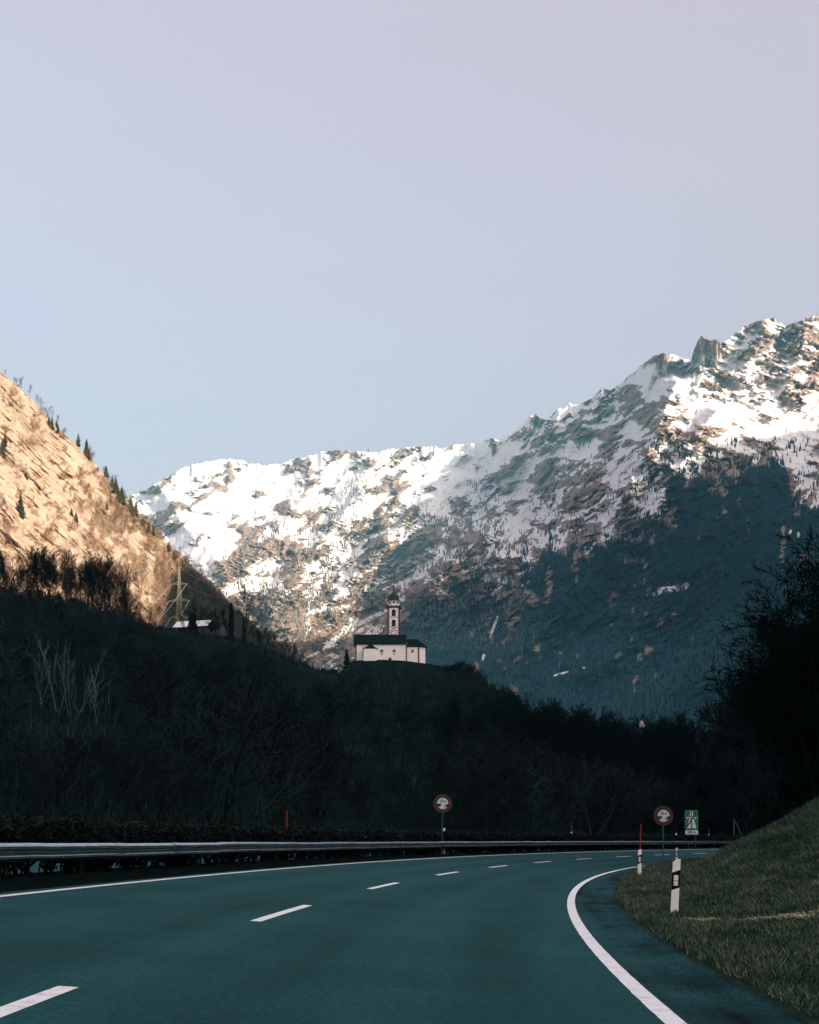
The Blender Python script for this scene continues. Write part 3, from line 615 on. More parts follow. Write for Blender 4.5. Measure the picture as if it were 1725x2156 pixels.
def build_grass():
    n1, n2 = 330000, 210000
    s = np.concatenate([7.5+RNG.random(n1)**1.25*40, 30+RNG.random(n2)*75]); u = np.concatenate([RNG.random(n1)*7.2, RNG.random(n2)**1.1*10.5])+sho_w(s)-.02
    P = rpa(-u, s, bank_full(u, s)+.012)
    keep = (P[:, 0]/P[:, 1] < .31) & (P[:, 1] > 7)
    # bare scar of pale straw in front of the nearest post
    P, s, u = P[keep], s[keep], u[keep]; n = len(P)
    cl = fbm(P[:, 0]*2.2, P[:, 1]*2.2, 3, 441); big = fbm(P[:, 0]*.6, P[:, 1]*.6, 3, 442)
    dist = P[:, 1]
    scar = np.exp(-((P[:, 1]-(21.9-.35*(P[:, 0]-5.2)+.25*cl))/.55)**2)*((P[:, 0] > 4.3) & (P[:, 0] < 6.7))*(fbm(P[:, 0]*3, P[:, 1]*3, 3, 443) > -.12)
    h = (.035+.045*RNG.random(n))*(1+1.5*cl+.8*big)*(1+.25*sst(4, 6, u)+dist/90.)*(1-.75*scar); h = np.clip(h, .02, .22)
    wd = .004+dist*.00030
    a = RNG.random(n)*6.28; lean = RNG.normal(0, .55, (n, 2))*h[:, None]
    V = np.empty((n, 3, 3)); V[:, 0] = P-np.stack([np.cos(a)*wd, np.sin(a)*wd, 0*a], 1); V[:, 1] = P+np.stack([np.cos(a)*wd, np.sin(a)*wd, 0*a], 1)
    V[:, 2] = P+np.concatenate([lean, h[:, None]], 1)
    me = np_mesh('grass', V.reshape(-1, 3), np.arange(n*3).reshape(-1, 3))
    t = np.clip(.44+.5*big+.5*cl+RNG.normal(0, .30, n)-.14*sst(4, 6, u), 0, .86)
    t = np.where(scar > .35, .93+.07*RNG.random(n), t)
    add_attr(me, 'tint', np.repeat(t, 3))
    m, nt, b = new_mat('grass_blade'); L = nt.links.new
    at_ = N(nt, 'ShaderNodeAttribute', attribute_name='tint'); r = N(nt, 'ShaderNodeValToRGB'); cr = r.color_ramp
    cr.elements[0].color = (.003, .022, .015, 1); cr.elements[1].color = (.42, .40, .25, 1)
    for p_, c_ in ((.4, (.012, .048, .030, 1)), (.65, (.032, .080, .050, 1)), (.82, (.08, .12, .078, 1)), (.9, (.26, .25, .15, 1))):
        e = cr.elements.new(p_); e.color = c_
    L(at_.outputs['Fac'], r.inputs[0]); L(r.outputs[0], b.inputs['Base Color']); b.inputs['Roughness'].default_value = .8; b.inputs['Specular IOR Level'].default_value = .2
    o = link('grass', me, m); tag(o, 'short winter grass on the verge and bank', 'grass', kind='stuff')
build_grass()
# pale straw and gravel scar beside the nearest post
def build_scar():
    n = 2600; x = 4.2+RNG.random(n)*2.8; y = 21.9-.35*(x-5.2)+RNG.normal(0, .30, n)
    k = (fbm(x*2.4, y*2.4, 3, 451) > -.15); x, y = x[k], y[k]; n = len(x)
    ph = np.arctan2(y, CXR-x); s = ph*RC; u = RC-np.hypot(CXR-x, y); z = bank_full(u, s)+.03
    P = np.stack([x, y, z], 1); r = .008+.016*RNG.random(n)
    V = np.empty((n, 5, 3)); a = RNG.random(n)*6.28
    for i in range(4): V[:, i] = P+np.stack([r*2.2*np.cos(a+i*pi/2), r*1.2*np.sin(a+i*pi/2), -.01+0*r], 1)
    V[:, 4] = P+np.stack([0*r, 0*r, r*.9], 1)
    b = np.arange(n)*5; Fc = np.concatenate([np.stack([b+i, b+(i+1) % 4, b+4], 1) for i in range(4)])
    o = link('straw_litter', np_mesh('straw_litter', V.reshape(-1, 3), Fc), simple('straw', (.40, .38, .26), (.16, .15, .09), scale=9, rough=.95)); tag(o, 'pale dead straw scattered across the verge', 'straw', kind='stuff')
build_scar()
# ================================================================== crash barrier
M_GALV = simple('galvanised_steel', (.30, .42, .44), (.13, .21, .23), scale=1.6, rough=.27, metal=1.0, detail=8, lo=.35, hi=.7)
M_POST = simple('barrier_post_steel', (.006, .014, .014), (.004, .008, .008), scale=3, rough=.9, metal=0, spec=0)
def barrier():
    base = rp(9.1, 20, .55); root = empty('crash_barrier', base); tag(root, 'long galvanised crash barrier curving along the far left edge of the carriageway', 'crash barrier')
    prof = [(.00, .155), (-.012, .150), (-.055, .118), (-.082, .100), (-.082, .065), (-.045, .040), (-.002, .018), (-.002, -.018), (-.045, -.040), (-.082, -.065), (-.082, -.100), (-.055, -.118), (-.012, -.150), (0, -.155)]
    s = np.arange(-16, 262, .5); zc = 1.095
    vs = []; fs = []; k = len(prof)*2
    full = prof+[(w+.006, z) for w, z in prof[::-1]]
    seg = np.floor(s/4.0); rnd = np.random.default_rng(5)
    jz = {int(q): rnd.normal(0, .006) for q in np.unique(seg)}; jw = {int(q): rnd.normal(0, .007) for q in np.unique(seg)}
    dz = np.array([jz[int(q)] for q in seg]); dw = np.array([jw[int(q)] for q in seg])
    W_ = np.array([p[0] for p in full]); Z_ = np.array([p[1] for p in full])
    V = rpa(9.1+W_[None]+dw[:, None], np.broadcast_to(s[:, None], (len(s), k)), zc+Z_[None]+dz[:, None])-np.array(base)
    i = np.arange(len(s)-1)[:, None]*k+np.arange(k)[None]; j = np.arange(len(s)-1)[:, None]*k+(np.arange(k)[None]+1) % k
    me = np_mesh('rail', V.reshape(-1, 3), np.stack([i.ravel(), j.ravel(), j.ravel()+k, i.ravel()+k], 1)); link('rail', me, M_GALV, root)
    # lap joints with bolt heads
    for q in np.arange(-12, 150, 4.0):
        mb = MB(); ss = np.array([q-.17, q, q+.17]); R = [[np.array(rp(9.1+w_-.006, a_, zc+z_*1.02))-np.array(base) for w_, z_ in prof] for a_ in ss]
        for a_ in range(2):
            for b_ in range(len(prof)-1): mb.poly([R[a_][b_], R[a_+1][b_], R[a_+1][b_+1], R[a_][b_+1]])
        mb.build('lap_joint', M_GALV, root)
    for q in np.arange(-14, 182, 4.0):
        mb = MB(); mb.box(-.03, .03, -.05, .05, -.3, .66); mb.box(-.06, -.03, -.07, .07, .36, .60)
        o = mb.build('post', M_POST, root); p = np.array(rp(9.1+.05, q, .55))-np.array(base); o.location = p; o.rotation_euler = (0, 0, heading(q))
barrier()
# ================================================================== hedge
M_HEDGE = None
def leaf_mat(name, c0, c1, c2):
    m, nt, b = new_mat(name); L = nt.links.new
    a = N(nt, 'ShaderNodeAttribute', attribute_name='tint'); r = N(nt, 'ShaderNodeValToRGB'); cr = r.color_ramp
    cr.elements[0].color = (*c0, 1); cr.elements[1].color = (*c2, 1); e = cr.elements.new(.6); e.color = (*c1, 1)
    L(a.outputs['Fac'], r.inputs[0]); L(r.outputs[0], b.inputs['Base Color']); b.inputs['Roughness'].default_value = .85; b.inputs['Specular IOR Level'].default_value = .12
    return m
M_HEDGE = leaf_mat('hedge_leaf', (.001, .005, .005), (.003, .010, .009), (.010, .028, .025))
M_BARK = simple('dark_bark', (.006, .015, .014), (.003, .008, .008), scale=6, rough=.95, spec=.1)
def build_hedge():
    n = 210000; s = -6+RNG.random(n)**1.35*190; w = 10.35+RNG.random(n)*2.3; h = RNG.random(n)
    top = 1.20+.10*fbm(s*.5, w*.5, 4, 461)+.08*fbm(s*2.5, w*2, 3, 462); pitch = 1.2
    cell = np.floor(s/pitch); cx = (_h(cell.astype(int), cell.astype(int)*0, 5)/4294967296.0-.5)*.6
    off = np.abs((s/pitch-cell)-.5-cx*.4)*2
    big = fbm(s/5., s*0, 3, 463); opn = sst(-.25, .15, big)
    bottom = np.clip((off-.12)*1.25*opn+.02, 0, .72)*(.8+.4*RNG.random(n))
    z = .55+bottom+(top-bottom)*h**.85
    w = np.where(z < 1.25, 11.1+(w-11.5)*(.12+.88*sst(.75, 1.3, z)), w)
    keep = (bottom < top); s, w, z, h = s[keep], w[keep], z[keep], h[keep]; n = len(s)
    P = rpa(w, s, z); sz = (.03+.04*RNG.random(n))*(1+s/90.)
    A = RNG.normal(0, 1, (n, 3)); A /= np.linalg.norm(A, axis=1, keepdims=True); B = np.cross(A, RNG.normal(0, 1, (n, 3))); B /= np.linalg.norm(B, axis=1, keepdims=True)
    V = np.stack([P-A*sz[:, None], P+B*sz[:, None]*.55, P+A*sz[:, None], P-B*sz[:, None]*.55], 1)
    c = np.array(rp(11.5, 20, .55))
    root = empty('hedge', c); tag(root, 'dark clipped hedge running between crash barrier and opposite carriageway', 'hedge')
    me = np_mesh('foliage', (V-c).reshape(-1, 3), np.arange(n*4).reshape(-1, 4)); add_attr(me, 'tint', np.repeat(np.clip(.3+.5*h**3+RNG.normal(0, .2, n), 0, 1), 4))
    f = link('foliage', me, M_HEDGE, root); f['kind'] = 'stuff'
    P0 = []; P1 = []; R0 = []; R1 = []
    for i in range(-4, 120):
        sc = (i+.5+(float(_h(np.array([i]), np.array([0]), 5)[0])/4294967296.0-.5)*.24)*pitch
        for k in range(5):
            a = random.uniform(-.5, .5); w0 = 11.4+random.uniform(-.5, .5)
            P0.append(rp(w0, sc+random.uniform(-.05, .05), .5)); P1.append(rp(w0+random.uniform(-.3, .3), sc+a, 1.4)); R0.append(.022); R1.append(.008)
    V, Fc = seg_mesh_arrays(P0, P1, R0, R1, 4); g = link('stems', np_mesh('stems', V-c, Fc), M_BARK, root); g['kind'] = 'stuff'
build_hedge()
# ================================================================== delineator posts
M_WPL = simple('white_post_plastic', (.82, .81, .81), (.66, .65, .65), scale=9, rough=.55, detail=9, lo=.5, hi=.8)
M_BLK = simple('black_band', (.004, .005, .008), (.010, .011, .014), scale=9, rough=.8, spec=.05)
M_REF = simple('reflector', (.82, .80, .76), (.62, .60, .58), scale=14, rough=.3)
M_RED = simple('red_pole_paint', (.24, .012, .005), (.15, .009, .005), scale=6, rough=.6)
def delineator(name, loc, lab, tilt=0.0, split=2, extra=0.0, flip=False, grp='delineator posts'):
    root = empty(name, loc, 0); root.rotation_euler = (0, tilt, 0); tag(root, lab, 'delineator post', grp)
    w = .066; d = .045; H = 1.0+extra; sl = .052 if not flip else -.03
    def ring(zl, zr): return [(-w, -d*.4, zl), (w, -d*.4, zr), (w*.55, d, zr-.0), (-w*.55, d, zl)]
    def seg(z0l, z0r, z1l, z1r, nm, mat, gsc=1.0):
        mb = MB(); a = [(x*gsc, y*gsc, z) for x, y, z in ring(z0l, z0r)]; c = [(x*gsc, y*gsc, z) for x, y, z in ring(z1l, z1r)]
        mb.poly(a[::-1]); mb.poly(c)
        for i in range(4):
            j = (i+1) % 4; mb.poly([a[i], a[j], c[j], c[i]])
        return mb.build(nm, mat, root)
    zb0, zb1 = H*.47, H*.77
    seg(-.25, -.25, zb0, zb0+sl, 'lower_body', M_WPL); seg(zb0, zb0+sl, zb1, zb1+sl, 'black_band', M_BLK, 1.03)
    seg(zb1, zb1+sl, H-.05, H, 'top_cap', M_WPL)
    n = split; z0 = zb0+.075*H; z1 = zb1-.04*H
    for i in range(n):
        a = z0+(z1-z0)*i/n+.006; c = z0+(z1-z0)*(i+1)/n; mb = MB(); mb.box(-w*.56, w*.56, -d*.4-.0085, -d*.4-.002, a, c-.002); mb.build('reflector', M_REF, root)
    return root
def gz(u, s): return float(bank_full(np.array([u]), np.array([s]))[0])
def locate(t, u):      # point on the ground at bearing t and lateral offset u right of the edge line, far root chosen by caller
    R_ = RC-u; a = 1+t*t; b = -2*CXR*t; c = CXR**2-R_*R_; d = b*b-4*a*c
    return [((-b-sqrt(d))/(2*a)), ((-b+sqrt(d))/(2*a))]
p = (557/F*24.0, 24.0, -.01); delineator('delineator_post', p, 'nearest and largest white roadside post, with two white reflectors, leaning right', .045, 2)
q = delineator('delineator_post', (8.07, 50.0, -.0), 'white roadside post on the verge with a tall red snow pole rising from its top', .012, 3)
mb = MB(); mb.tube((.01, .03, .6), (.035, .03, 1.76), .024, .022, 8); mb.tube((.035, .03, 1.74), (.037, .03, 1.80), .026, .034, 8); mb.tube((.037, .03, 1.80), (.038, .03, 1.86), .034, .02, 8)
mb.build('snow_pole', M_RED, q)
delineator('delineator_post', (.1874*73.8, 73.8, -.02), 'farthest white roadside post, half hidden behind the nearest post, with slanted dark top', .01, 1, -.04)
# posts and red poles showing above the hedge
M_CAP = simple('white_cap', (.85, .85, .85), (.7, .7, .7), scale=5, rough=.5)
def hedge_marker(px, w, ztop_w, zpole, lab):
    R_ = RC+w; t = (px-CX)/F; y = (CXR*t*2+sqrt((2*CXR*t)**2-4*(1+t*t)*(CXR**2-R_*R_)))/(2*(1+t*t)); x = t*y
    root = empty('marker_post', (x, y, .55)); tag(root, lab, 'marker post', 'marker posts standing out of the hedge')
    if ztop_w:
        mb = MB(); zt = ztop_w-.55; mb.prism([(-.055, 0), (.055, 0), (.055, zt), (-.055, zt-.04)], -.03, .03); mb.build('post_body', M_CAP, root)
        mb = MB(); mb.prism([(-.058, zt-.32), (.058, zt-.27), (.058, zt-.16), (-.058, zt-.21)], -.034, .034); mb.build('black_band', M_BLK, root)
    if zpole:
        mb = MB(); mb.tube((0, .02, (zt if ztop_w else .2)), (0.01, .02, zpole-.55), .035, .03, 6); mb.build('snow_pole', M_RED, root)
hedge_marker(604, 11.3, 0, 2.42, 'thin red snow pole rising alone out of the hedge on the left')
hedge_marker(1203.5, 11.3, 1.98, 2.68, 'red snow pole above a white cap in the hedge, between the two round signs')
hedge_marker(1493, 11.3, 1.98, 2.48, 'small far red snow pole with white foot, right of the green sign')
hedge_marker(935.5, 11.0, 2.0, 0, 'white marker post tip beside the foot of the left round sign')
hedge_marker(1424, 11.3, 2.02, 0, 'white marker post tip between the right round sign and the green sign')
# ================================================================== traffic signs
M_SRED = simple('sign_red', (.075, .003, .006), (.05, .002, .004), scale=8, rough=.5)
M_SWHT = simple('sign_white', (.62, .70, .72), (.52, .60, .62), scale=8, rough=.5)
M_SNAVY = simple('sign_black', (.003, .012, .016), (.002, .008, .012), scale=8, rough=.5)
M_SGRN = simple('sign_green', (.004, .12, .06), (.004, .09, .05), scale=8, rough=.5)
M_SPOLE = simple('sign_pole_paint', (.03, .12, .13), (.02, .07, .08), scale=4, rough=.5, metal=.3)
def disc(mb, r, y0, y1, n=56, cx=0, cz=0): mb.prism([(cx+r*cos(2*pi*i/n), cz+r*sin(2*pi*i/n)) for i in range(n)], y0, y1)
def clip_disc(pts, r):  # keep vertices inside the disc
    return [(x*min(1, r/max(1e-6, math.hypot(x, z))), z*min(1, r/max(1e-6, math.hypot(x, z)))) for x, z in pts]
def round_sign(px, py, d, base_z, R_, lab, lean):
    c = at(px, py, d); root = empty('traffic_sign', (c[0]-lean*(c[2]-base_z), d, base_z), 0); root.rotation_euler = (0, math.atan(lean), 0.03); tag(root, lab, 'traffic sign', 'round minimum distance signs')
    H = c[2]-base_z
    mb = MB(); mb.tube((0, .05, -.3), (0, .05, H-R_*.5), .032, n=10); mb.build('pole', M_SPOLE, root)
    mb = MB(); disc(mb, R_, 0, .03, cz=H); face = mb.build('sign_disc', M_SPOLE, root)
    mb = MB(); disc(mb, R_*.965, -.004, 0, cz=H); mb.build('red_ring', M_SRED, face)
    r = R_*.615
    mb = MB(); disc(mb, r, -.008, -.0045, cz=H); mb.build('white_field', M_SWHT, face)
    # two truck silhouettes facing each other across the gap
    mb = MB(); k = R_/.39; sc = .01*k
    def pol(pts): mb.prism([(x*sc, H+z*sc) for x, z in pts], -.012, -.0085)
    def fin(): 
        nonlocal mb
        mb.build('truck_symbol', M_SNAVY, face); mb = MB()
    pol([(-25.2, -.8), (-6.6, -.8), (-6.2, -1.6), (-6.6, -10), (-11.3, -12), (-15, -14), (-22, -14), (-24.6, -10), (-25.6, -5)]); fin()
    pol([(25.2, -1.2), (15.2, -1.2), (15.2, -4.0), (12.2, -4.0), (10.4, -7.8), (7.0, -10), (6.4, -14), (22, -14), (24.6, -9.5), (25.6, -5)]); fin()
    def wheel(cx, cz, rr):
        mb.prism([((cx+rr*cos(a))*sc, H+(cz+rr*sin(a))*sc) for a in np.linspace(0, 2*pi, 17)[:-1]], -.0135, -.0125)
    wheel(-15.5, -13.4, 3.3); mb.build('wheel_symbol', M_SNAVY, face); mb = MB(); wheel(10.8, -13.6, 3.5); mb.build('wheel_symbol', M_SNAVY, face)
    for cx, cz, rr in ((-15.5, -13.4, 1.6), (10.8, -13.6, 1.7)):
        mb = MB(); mb.prism([((cx+rr*cos(a))*sc, H+(cz+rr*sin(a))*sc) for a in np.linspace(0, 2*pi, 13)[:-1]], -.0165, -.0142); mb.build('wheel_hub', M_SWHT, face)
    mb = MB()
    mb.prism([(x*sc, H+z*sc) for x, z in ((10.8, -8.6), (12.4, -5.2), (14.3, -5.2), (14.3, -8.6))], -.0165, -.0142)
    mb.build('cab_window', M_SWHT, face)
    me = text_mesh('150 m', .168*k, .70, .001, .028); o = link('lettering', me, M_SNAVY, face); o.location = (0, -.011, H+.098*k)
    return root
round_sign(932.5, 1692, 74.8, .55, .48, 'round red sign reading 150 m behind the crash barrier, left of road', .022)
round_sign(1397.5, 1718, 65.0, -.03, .445, 'round red sign reading 150 m on a pole in the right grass verge', 0.0)
def green_sign():
    d = 134.6; k = d/F; root = empty('motorway_sign', (at(1457, 1770, d)[0], d, .55)); tag(root, 'rectangular green end of motorway sign with red slash and 500 m plate', 'traffic sign')
    def X(px): return (px-1457)*k
    def Z(py): return at(0, py, d)[2]-.55
    x0, x1, z0, z1 = X(1442.8), X(1470), Z(1746), Z(1706.5)
    for xx in (-.35, .35):
        mb = MB(); mb.tube((xx, .08, -.3), (xx, .08, z1-.1), .04, n=8); mb.build('pole', M_SPOLE, root)
    mb = MB(); mb.box(x0, x1, 0, .04, z0, z1); pnl = mb.build('sign_panel', simple('sign_edge', (.05, .35, .26), (.04, .28, .2), rough=.5), root)
    w = x1-x0; h = z1-z0
    def q(mb, pts, y0=-.012, y1=-.006): mb.prism([(x0+a*w, z0+b*h) for a, b in pts], y0, y1)
    mb = MB(); q(mb, [(.03, .025), (.97, .025), (.97, .975), (.03, .975)], -.005, -.001); mb.build('green_field', M_SGRN, pnl)
    mb = MB()
    q(mb, [(.12, .05), (.45, .05), (.46, .555), (.33, .555)]); q(mb, [(.57, .05), (.88, .05), (.68, .555), (.55, .555)])
    q(mb, [(.36, .69), (.46, .69), (.475, .95), (.43, .95)]); q(mb, [(.56, .69), (.66, .69), (.58, .95), (.54, .95)])
    q(mb, [(.08, .605), (.93, .605), (.93, .64), (.08, .64)]); q(mb, [(.17, .54), (.22, .54), (.26, .604), (.17, .604)]); q(mb, [(.80, .54), (.85, .54), (.85, .604), (.76, .604)])
    mb.build('motorway_symbol', M_SWHT, pnl)
    mb = MB(); q(mb, [(.03, .03), (.12, .03), (.97, .93), (.97, .975), (.90, .975), (.03, .08)], -.022, -.014); mb.build('red_slash', simple('slash_red', (.06, .006, .008), (.045, .005, .007), rough=.5), pnl)
    mb = MB(); mb.box(X(1443.6), X(1470.2), 0, .04, Z(1757.2), Z(1748)); pl = mb.build('distance_plate', M_SWHT, root)
    me = text_mesh('500 m', .37, .90, .002, .028); o = link('lettering', me, M_SNAVY, pl); o.location = (0, -.012, (Z(1757.2)+Z(1748))/2)
green_sign()
def fence_stub():
    d = 62.; root = empty('fence_post', (at(1546, 1770, 150)[0], 150., .5)); tag(root, 'slim grey metal fence post with slanted brace at the foot of the right wood', 'fence post')
    mb = MB(); mb.tube((0, 0, 0), (0, 0, 3.1), .06, n=6); mb.build('upright', M_SPOLE, root)
    mb = MB(); mb.tube((1.3, 0, .1), (.35, 0, 2.4), .06, n=6); mb.tube((.35, 0, 2.4), (.0, 0, 3.0), .05, n=6); mb.build('brace', M_SPOLE, root)
fence_stub()
# ================================================================== church
M_PLAS = simple('white_plaster', (.92, .91, .90), (.80, .79, .78), scale=.9, rough=.9, detail=10, lo=.4, hi=.75, spec=.1)
M_QUO = simple('red_quoin_paint', (.10, .010, .014), (.07, .008, .012), scale=2, rough=.8)
M_SLATE = simple('stone_slate_roof', (.004, .010, .011), (.014, .026, .027), scale=3.5, rough=.95, bump=.05, stretch=(1, 1, 2.5), detail=8, spec=0)
M_DOME = simple('dome_copper_dark', (.004, .014, .015), (.010, .024, .025), scale=1.2, rough=.7, metal=0)
M_DARK = simple('dark_interior', (.006, .010, .012), (.012, .018, .02), scale=2, rough=.9)
M_TRIM = simple('grey_trim', (.05, .05, .05), (.03, .03, .03), scale=2, rough=.8)
M_BELL = simple('bell_bronze', (.05, .055, .05), (.03, .03, .03), scale=3, rough=.5, metal=.5)
M_PANE = simple('window_glass', (.010, .03, .034), (.04, .07, .075), scale=1.2, rough=.35, spec=.2)
M_WHT = simple('white_frame', (.93, .92, .91), (.86, .85, .84), scale=2, rough=.8)
def quoin(mb, x, y, z0, z1, sx, sy, wide=.62, nar=.34, hgt=.42, t=.035):
    """toothed corner at (x,y); sx, sy give the directions along the two walls (away from the corner)"""
    k = 0; z = z0
    while z < z1-.05:
        zz = min(z+hgt, z1); l = wide if k % 2 else nar
        xa, xb = sorted((x-sx*t, x+sx*l)); ya, yb = sorted((y-sy*t, y+sy*.22)); mb.box(xa, xb, ya, yb, z, zz)
        xa, xb = sorted((x-sx*(t-.004), x+sx*.20)); ya, yb = sorted((y+sy*.22, y+sy*l)); 
        if yb-ya > .02: mb.box(xa, xb, ya, yb, z, zz)
        z = zz; k += 1
def church():
    k = .0415; base = at(815.3, 1396.4, 583.); root = empty('church', base, 0); tag(root, 'white hilltop church with dark roof, red toothed corners and a domed clock tower', 'church')
    X = lambda c: (c-860)*k; Z = lambda c: (870-c)*k
    ze = Z(684)+.55; x0, x1 = X(548), X(1056); ND = 9.4
    # nave
    mb = MB(); mb.box(x0, x1, 0, ND, -2.5, ze); rz = Z(590)+.78
    for xx in (x0, x1): mb.poly([(xx, 0, ze), (xx, ND, ze), (xx, ND/2, rz-.45)] if xx == x1 else [(xx, ND, ze), (xx, 0, ze), (xx, ND/2, rz-.45)])
    nave = mb.build('nave_wall', M_PLAS, root)
    mb = MB(); xa, xb = X(527), X(1051); ye = -.75; dz = .30; sl = (rz-ze+.2)/(ND/2+.75)
    P = [(ye, ze-.2), (ND/2, rz), (ND-ye, ze-.2), (ND-ye, ze-.2-dz), (ND/2, rz-dz), (ye, ze-.2-dz)]
    n = len(P); b = [(xa, y, z) for y, z in P]; c = [(xb, y, z) for y, z in P]; mb.poly(b); mb.poly(c[::-1])
    for i in range(n): j = (i+1) % n; mb.poly([b[i], c[i], c[j], b[j]])
    mb.build('nave_roof', M_SLATE, root)
    # choir with polygonal end
    zc = Z(697); plan = [(x1, .7), (X(1172), .7), (X(1244), 3.3), (X(1244), 6.1), (X(1172), ND-.7), (x1, ND-.7)]
    mb = MB(); m = len(plan)
    for i in range(m-1):
        (a0, b0), (a1, b1) = plan[i], plan[i+1]; mb.poly([(a0, b0, -2.5), (a1, b1, -2.5), (a1, b1, zc), (a0, b0, zc)])
    ch = mb.build('choir_wall', M_PLAS, root)
    rc = Z(632)+.62; cx_, cy_ = X(1160), ND/2
    def outp(a, b, e=.55):
        dx, dy = a-(x1+3), b-ND/2; L = math.hypot(dx, dy); return (a+dx/L*e, b+dy/L*e)
    ep = [(x1+.0, .7-.5)]+[outp(*p_) for p_ in plan[1:-1]]+[(x1, ND-.2)]
    mb = MB(); R0_, R1_ = (x1-.2, cy_, rc), (cx_, cy_, rc)
    E = [(a, b, zc-.12) for a, b in ep]; EL = [(a, b, zc-.36) for a, b in ep]
    mb.poly([E[0], E[1], R1_, R0_])
    for i in range(1, 4): mb.poly([E[i], E[i+1], R1_])
    mb.poly([E[4], E[5], R0_, R1_])
    for i in range(5): mb.poly([EL[i], EL[i+1], E[i+1], E[i]])
    mb.poly(EL[::-1])
    mb.build('choir_roof', M_SLATE, root)
    mb = MB(); quoin(mb, x0, 0, -2.2, ze-.35, 1, 1); mb.build('corner_quoins', M_QUO, nave)
    mb = MB(); quoin(mb, x1, 0, -2.2, ze-.35, -1, 1, .66, .36); mb.build('corner_quoins', M_QUO, nave)
    for (a, b, an) in ((X(1172), .7, radians(20)), (X(1244), 3.3, radians(65))):
        mb = MB(); z = -2.2; q = 0
        while z < zc-.4:
            l = .46 if q % 2 else .28
            for s_, rot in ((-1, an-radians(20)), (1, an+radians(22))):
                d_ = np.array([cos(rot), sin(rot)])*s_; nn = np.array([sin(rot), -cos(rot)])*.035
                p0 = np.array([a, b])+nn; p1 = p0+d_*l; p2 = p1-nn*2.5; p3 = np.array([a, b])-nn*2.5
                lo = [(*p0, z), (*p1, z), (*p2, z), (*p3, z)]; hi = [(x_, y_, z+.40) for x_, y_, _ in lo]
                mb.poly(lo[::-1]); mb.poly(hi)
                for i in range(4): j = (i+1) % 4; mb.poly([lo[i], lo[j], hi[j], hi[i]])
            z += .42; q += 1
        mb.build('corner_quoins', M_QUO, ch)
    # windows in the nave and choir
    def window(cx0, cx1, cy0, cy1, y, par, arch=.0, low=None):
        a, b, z1, z0 = X(cx0), X(cx1), Z(cy0), Z(cy1)
        top = [(b, z1-arch), ]+[((a+b)/2+(b-a)/2*cos(t), z1-arch+arch*sin(t)) for t in np.linspace(0, pi, 9)[1:-1]]+[(a, z1-arch)] if arch else [(b, z1), (a, z1)]
        g = .16; mb = MB(); outl = [(a-g, z0-g), (b+g, z0-g)]+[(x_+(g if x_ > (a+b)/2 else -g if x_ < (a+b)/2-1e-6 else 0), z_+g) for x_, z_ in top]
        mb.prism(outl, y-.05, y-.002); fr = mb.build('window', M_WHT, par)
        mb = MB(); mb.prism([(a, z0), (b, z0)]+top, y-.075, y-.052); mb.build('pane', M_PANE, fr)
        mb = MB(); mb.box((a+b)/2-.03, (a+b)/2+.03, y-.095, y-.077, z0, z1-arch*.2); mb.box(a, b, y-.094, y-.0775, (z0+z1)/2-.03, (z0+z1)/2+.03); mb.build('glazing_bar', M_WHT, fr)
        if low:
            mb = MB(); mb.box(a+.05, b-.05, y-.03, y-.004, Z(low), Z(cy1)-g-.04); mb.build('sill_panel', simple('grey_panel', (.60, .62, .60), (.5, .52, .5), rough=.8), fr)
    window(791, 821, 735, 762, 0, nave, .22, 790); window(914, 944, 735, 762, 0, nave, .22, 790); window(1097, 1124, 730, 766, .7, ch, .35)
    mb = MB(); a, b = X(874), X(903); zt = Z(824)
    mb.prism([(a, -1.2), (b, -1.2), (b, zt-.35)]+[((a+b)/2+(b-a)/2*cos(t), zt-.35+.5*sin(t)) for t in np.linspace(0, pi, 9)[1:-1]]+[(a, zt-.35)], -.06, -.003); dr = mb.build('door', simple('red_brown_door', (.07, .02, .018), (.04, .015, .014), rough=.7), nave)
    mb = MB(); cxx = (a+b)/2
    for i in range(8):
        t0, t1 = pi*i/8, pi*(i+1)/8; r0, r1 = .66, .78
        mb.prism([(cxx+r0*cos(t0), zt-.30+r0*.85*sin(t0)), (cxx+r1*cos(t0), zt-.30+r1*.85*sin(t0)), (cxx+r1*cos(t1), zt-.30+r1*.85*sin(t1)), (cxx+r0*cos(t1), zt-.30+r0*.85*sin(t1))], -.5, -.065)
    mb.build('door_hood', M_TRIM, dr)
    # side chapel
    a, b = X(632), X(761); yd = -3.3; zw = Z(733)-.2; mb = MB(); mb.box(a, b, yd, -.002, -2.5, zw); chp = mb.build('side_chapel', M_PLAS, root)
    mb = MB(); prof = [(1.10, 0), (1.08, .22), (.84, .62), (.60, 1.05), (.38, 1.6), (.18, 2.2), (.12, 2.4)]
    cx2, hw, hd = (a+b)/2, (b-a)/2, 3.3
    rings = []
    for s_, z_ in prof: rings.append([(cx2-hw*s_, yd+hd*(1-s_)*1.0 if s_ <= 1 else yd-.3*(s_-1)*10*.3, zw+z_), (cx2+hw*s_, yd+hd*(1-s_) if s_ <= 1 else yd-.3*(s_-1)*3, zw+z_), (cx2+hw*s_, -.01, zw+z_), (cx2-hw*s_, -.01, zw+z_)])
    for r_, s_ in zip(rings[:-1], rings[1:]):
        for i in range(4): j = (i+1) % 4; mb.poly([r_[i], r_[j], s_[j], s_[i]])
    mb.poly(rings[0][::-1]); mb.poly(rings[-1]); mb.build('chapel_roof', M_SLATE, chp)
    mb = MB(); mb.tube((X(622), -.12, -1), (X(622), -.12, ze-.3), .09, n=6); mb.build('downpipe', M_TRIM, root)
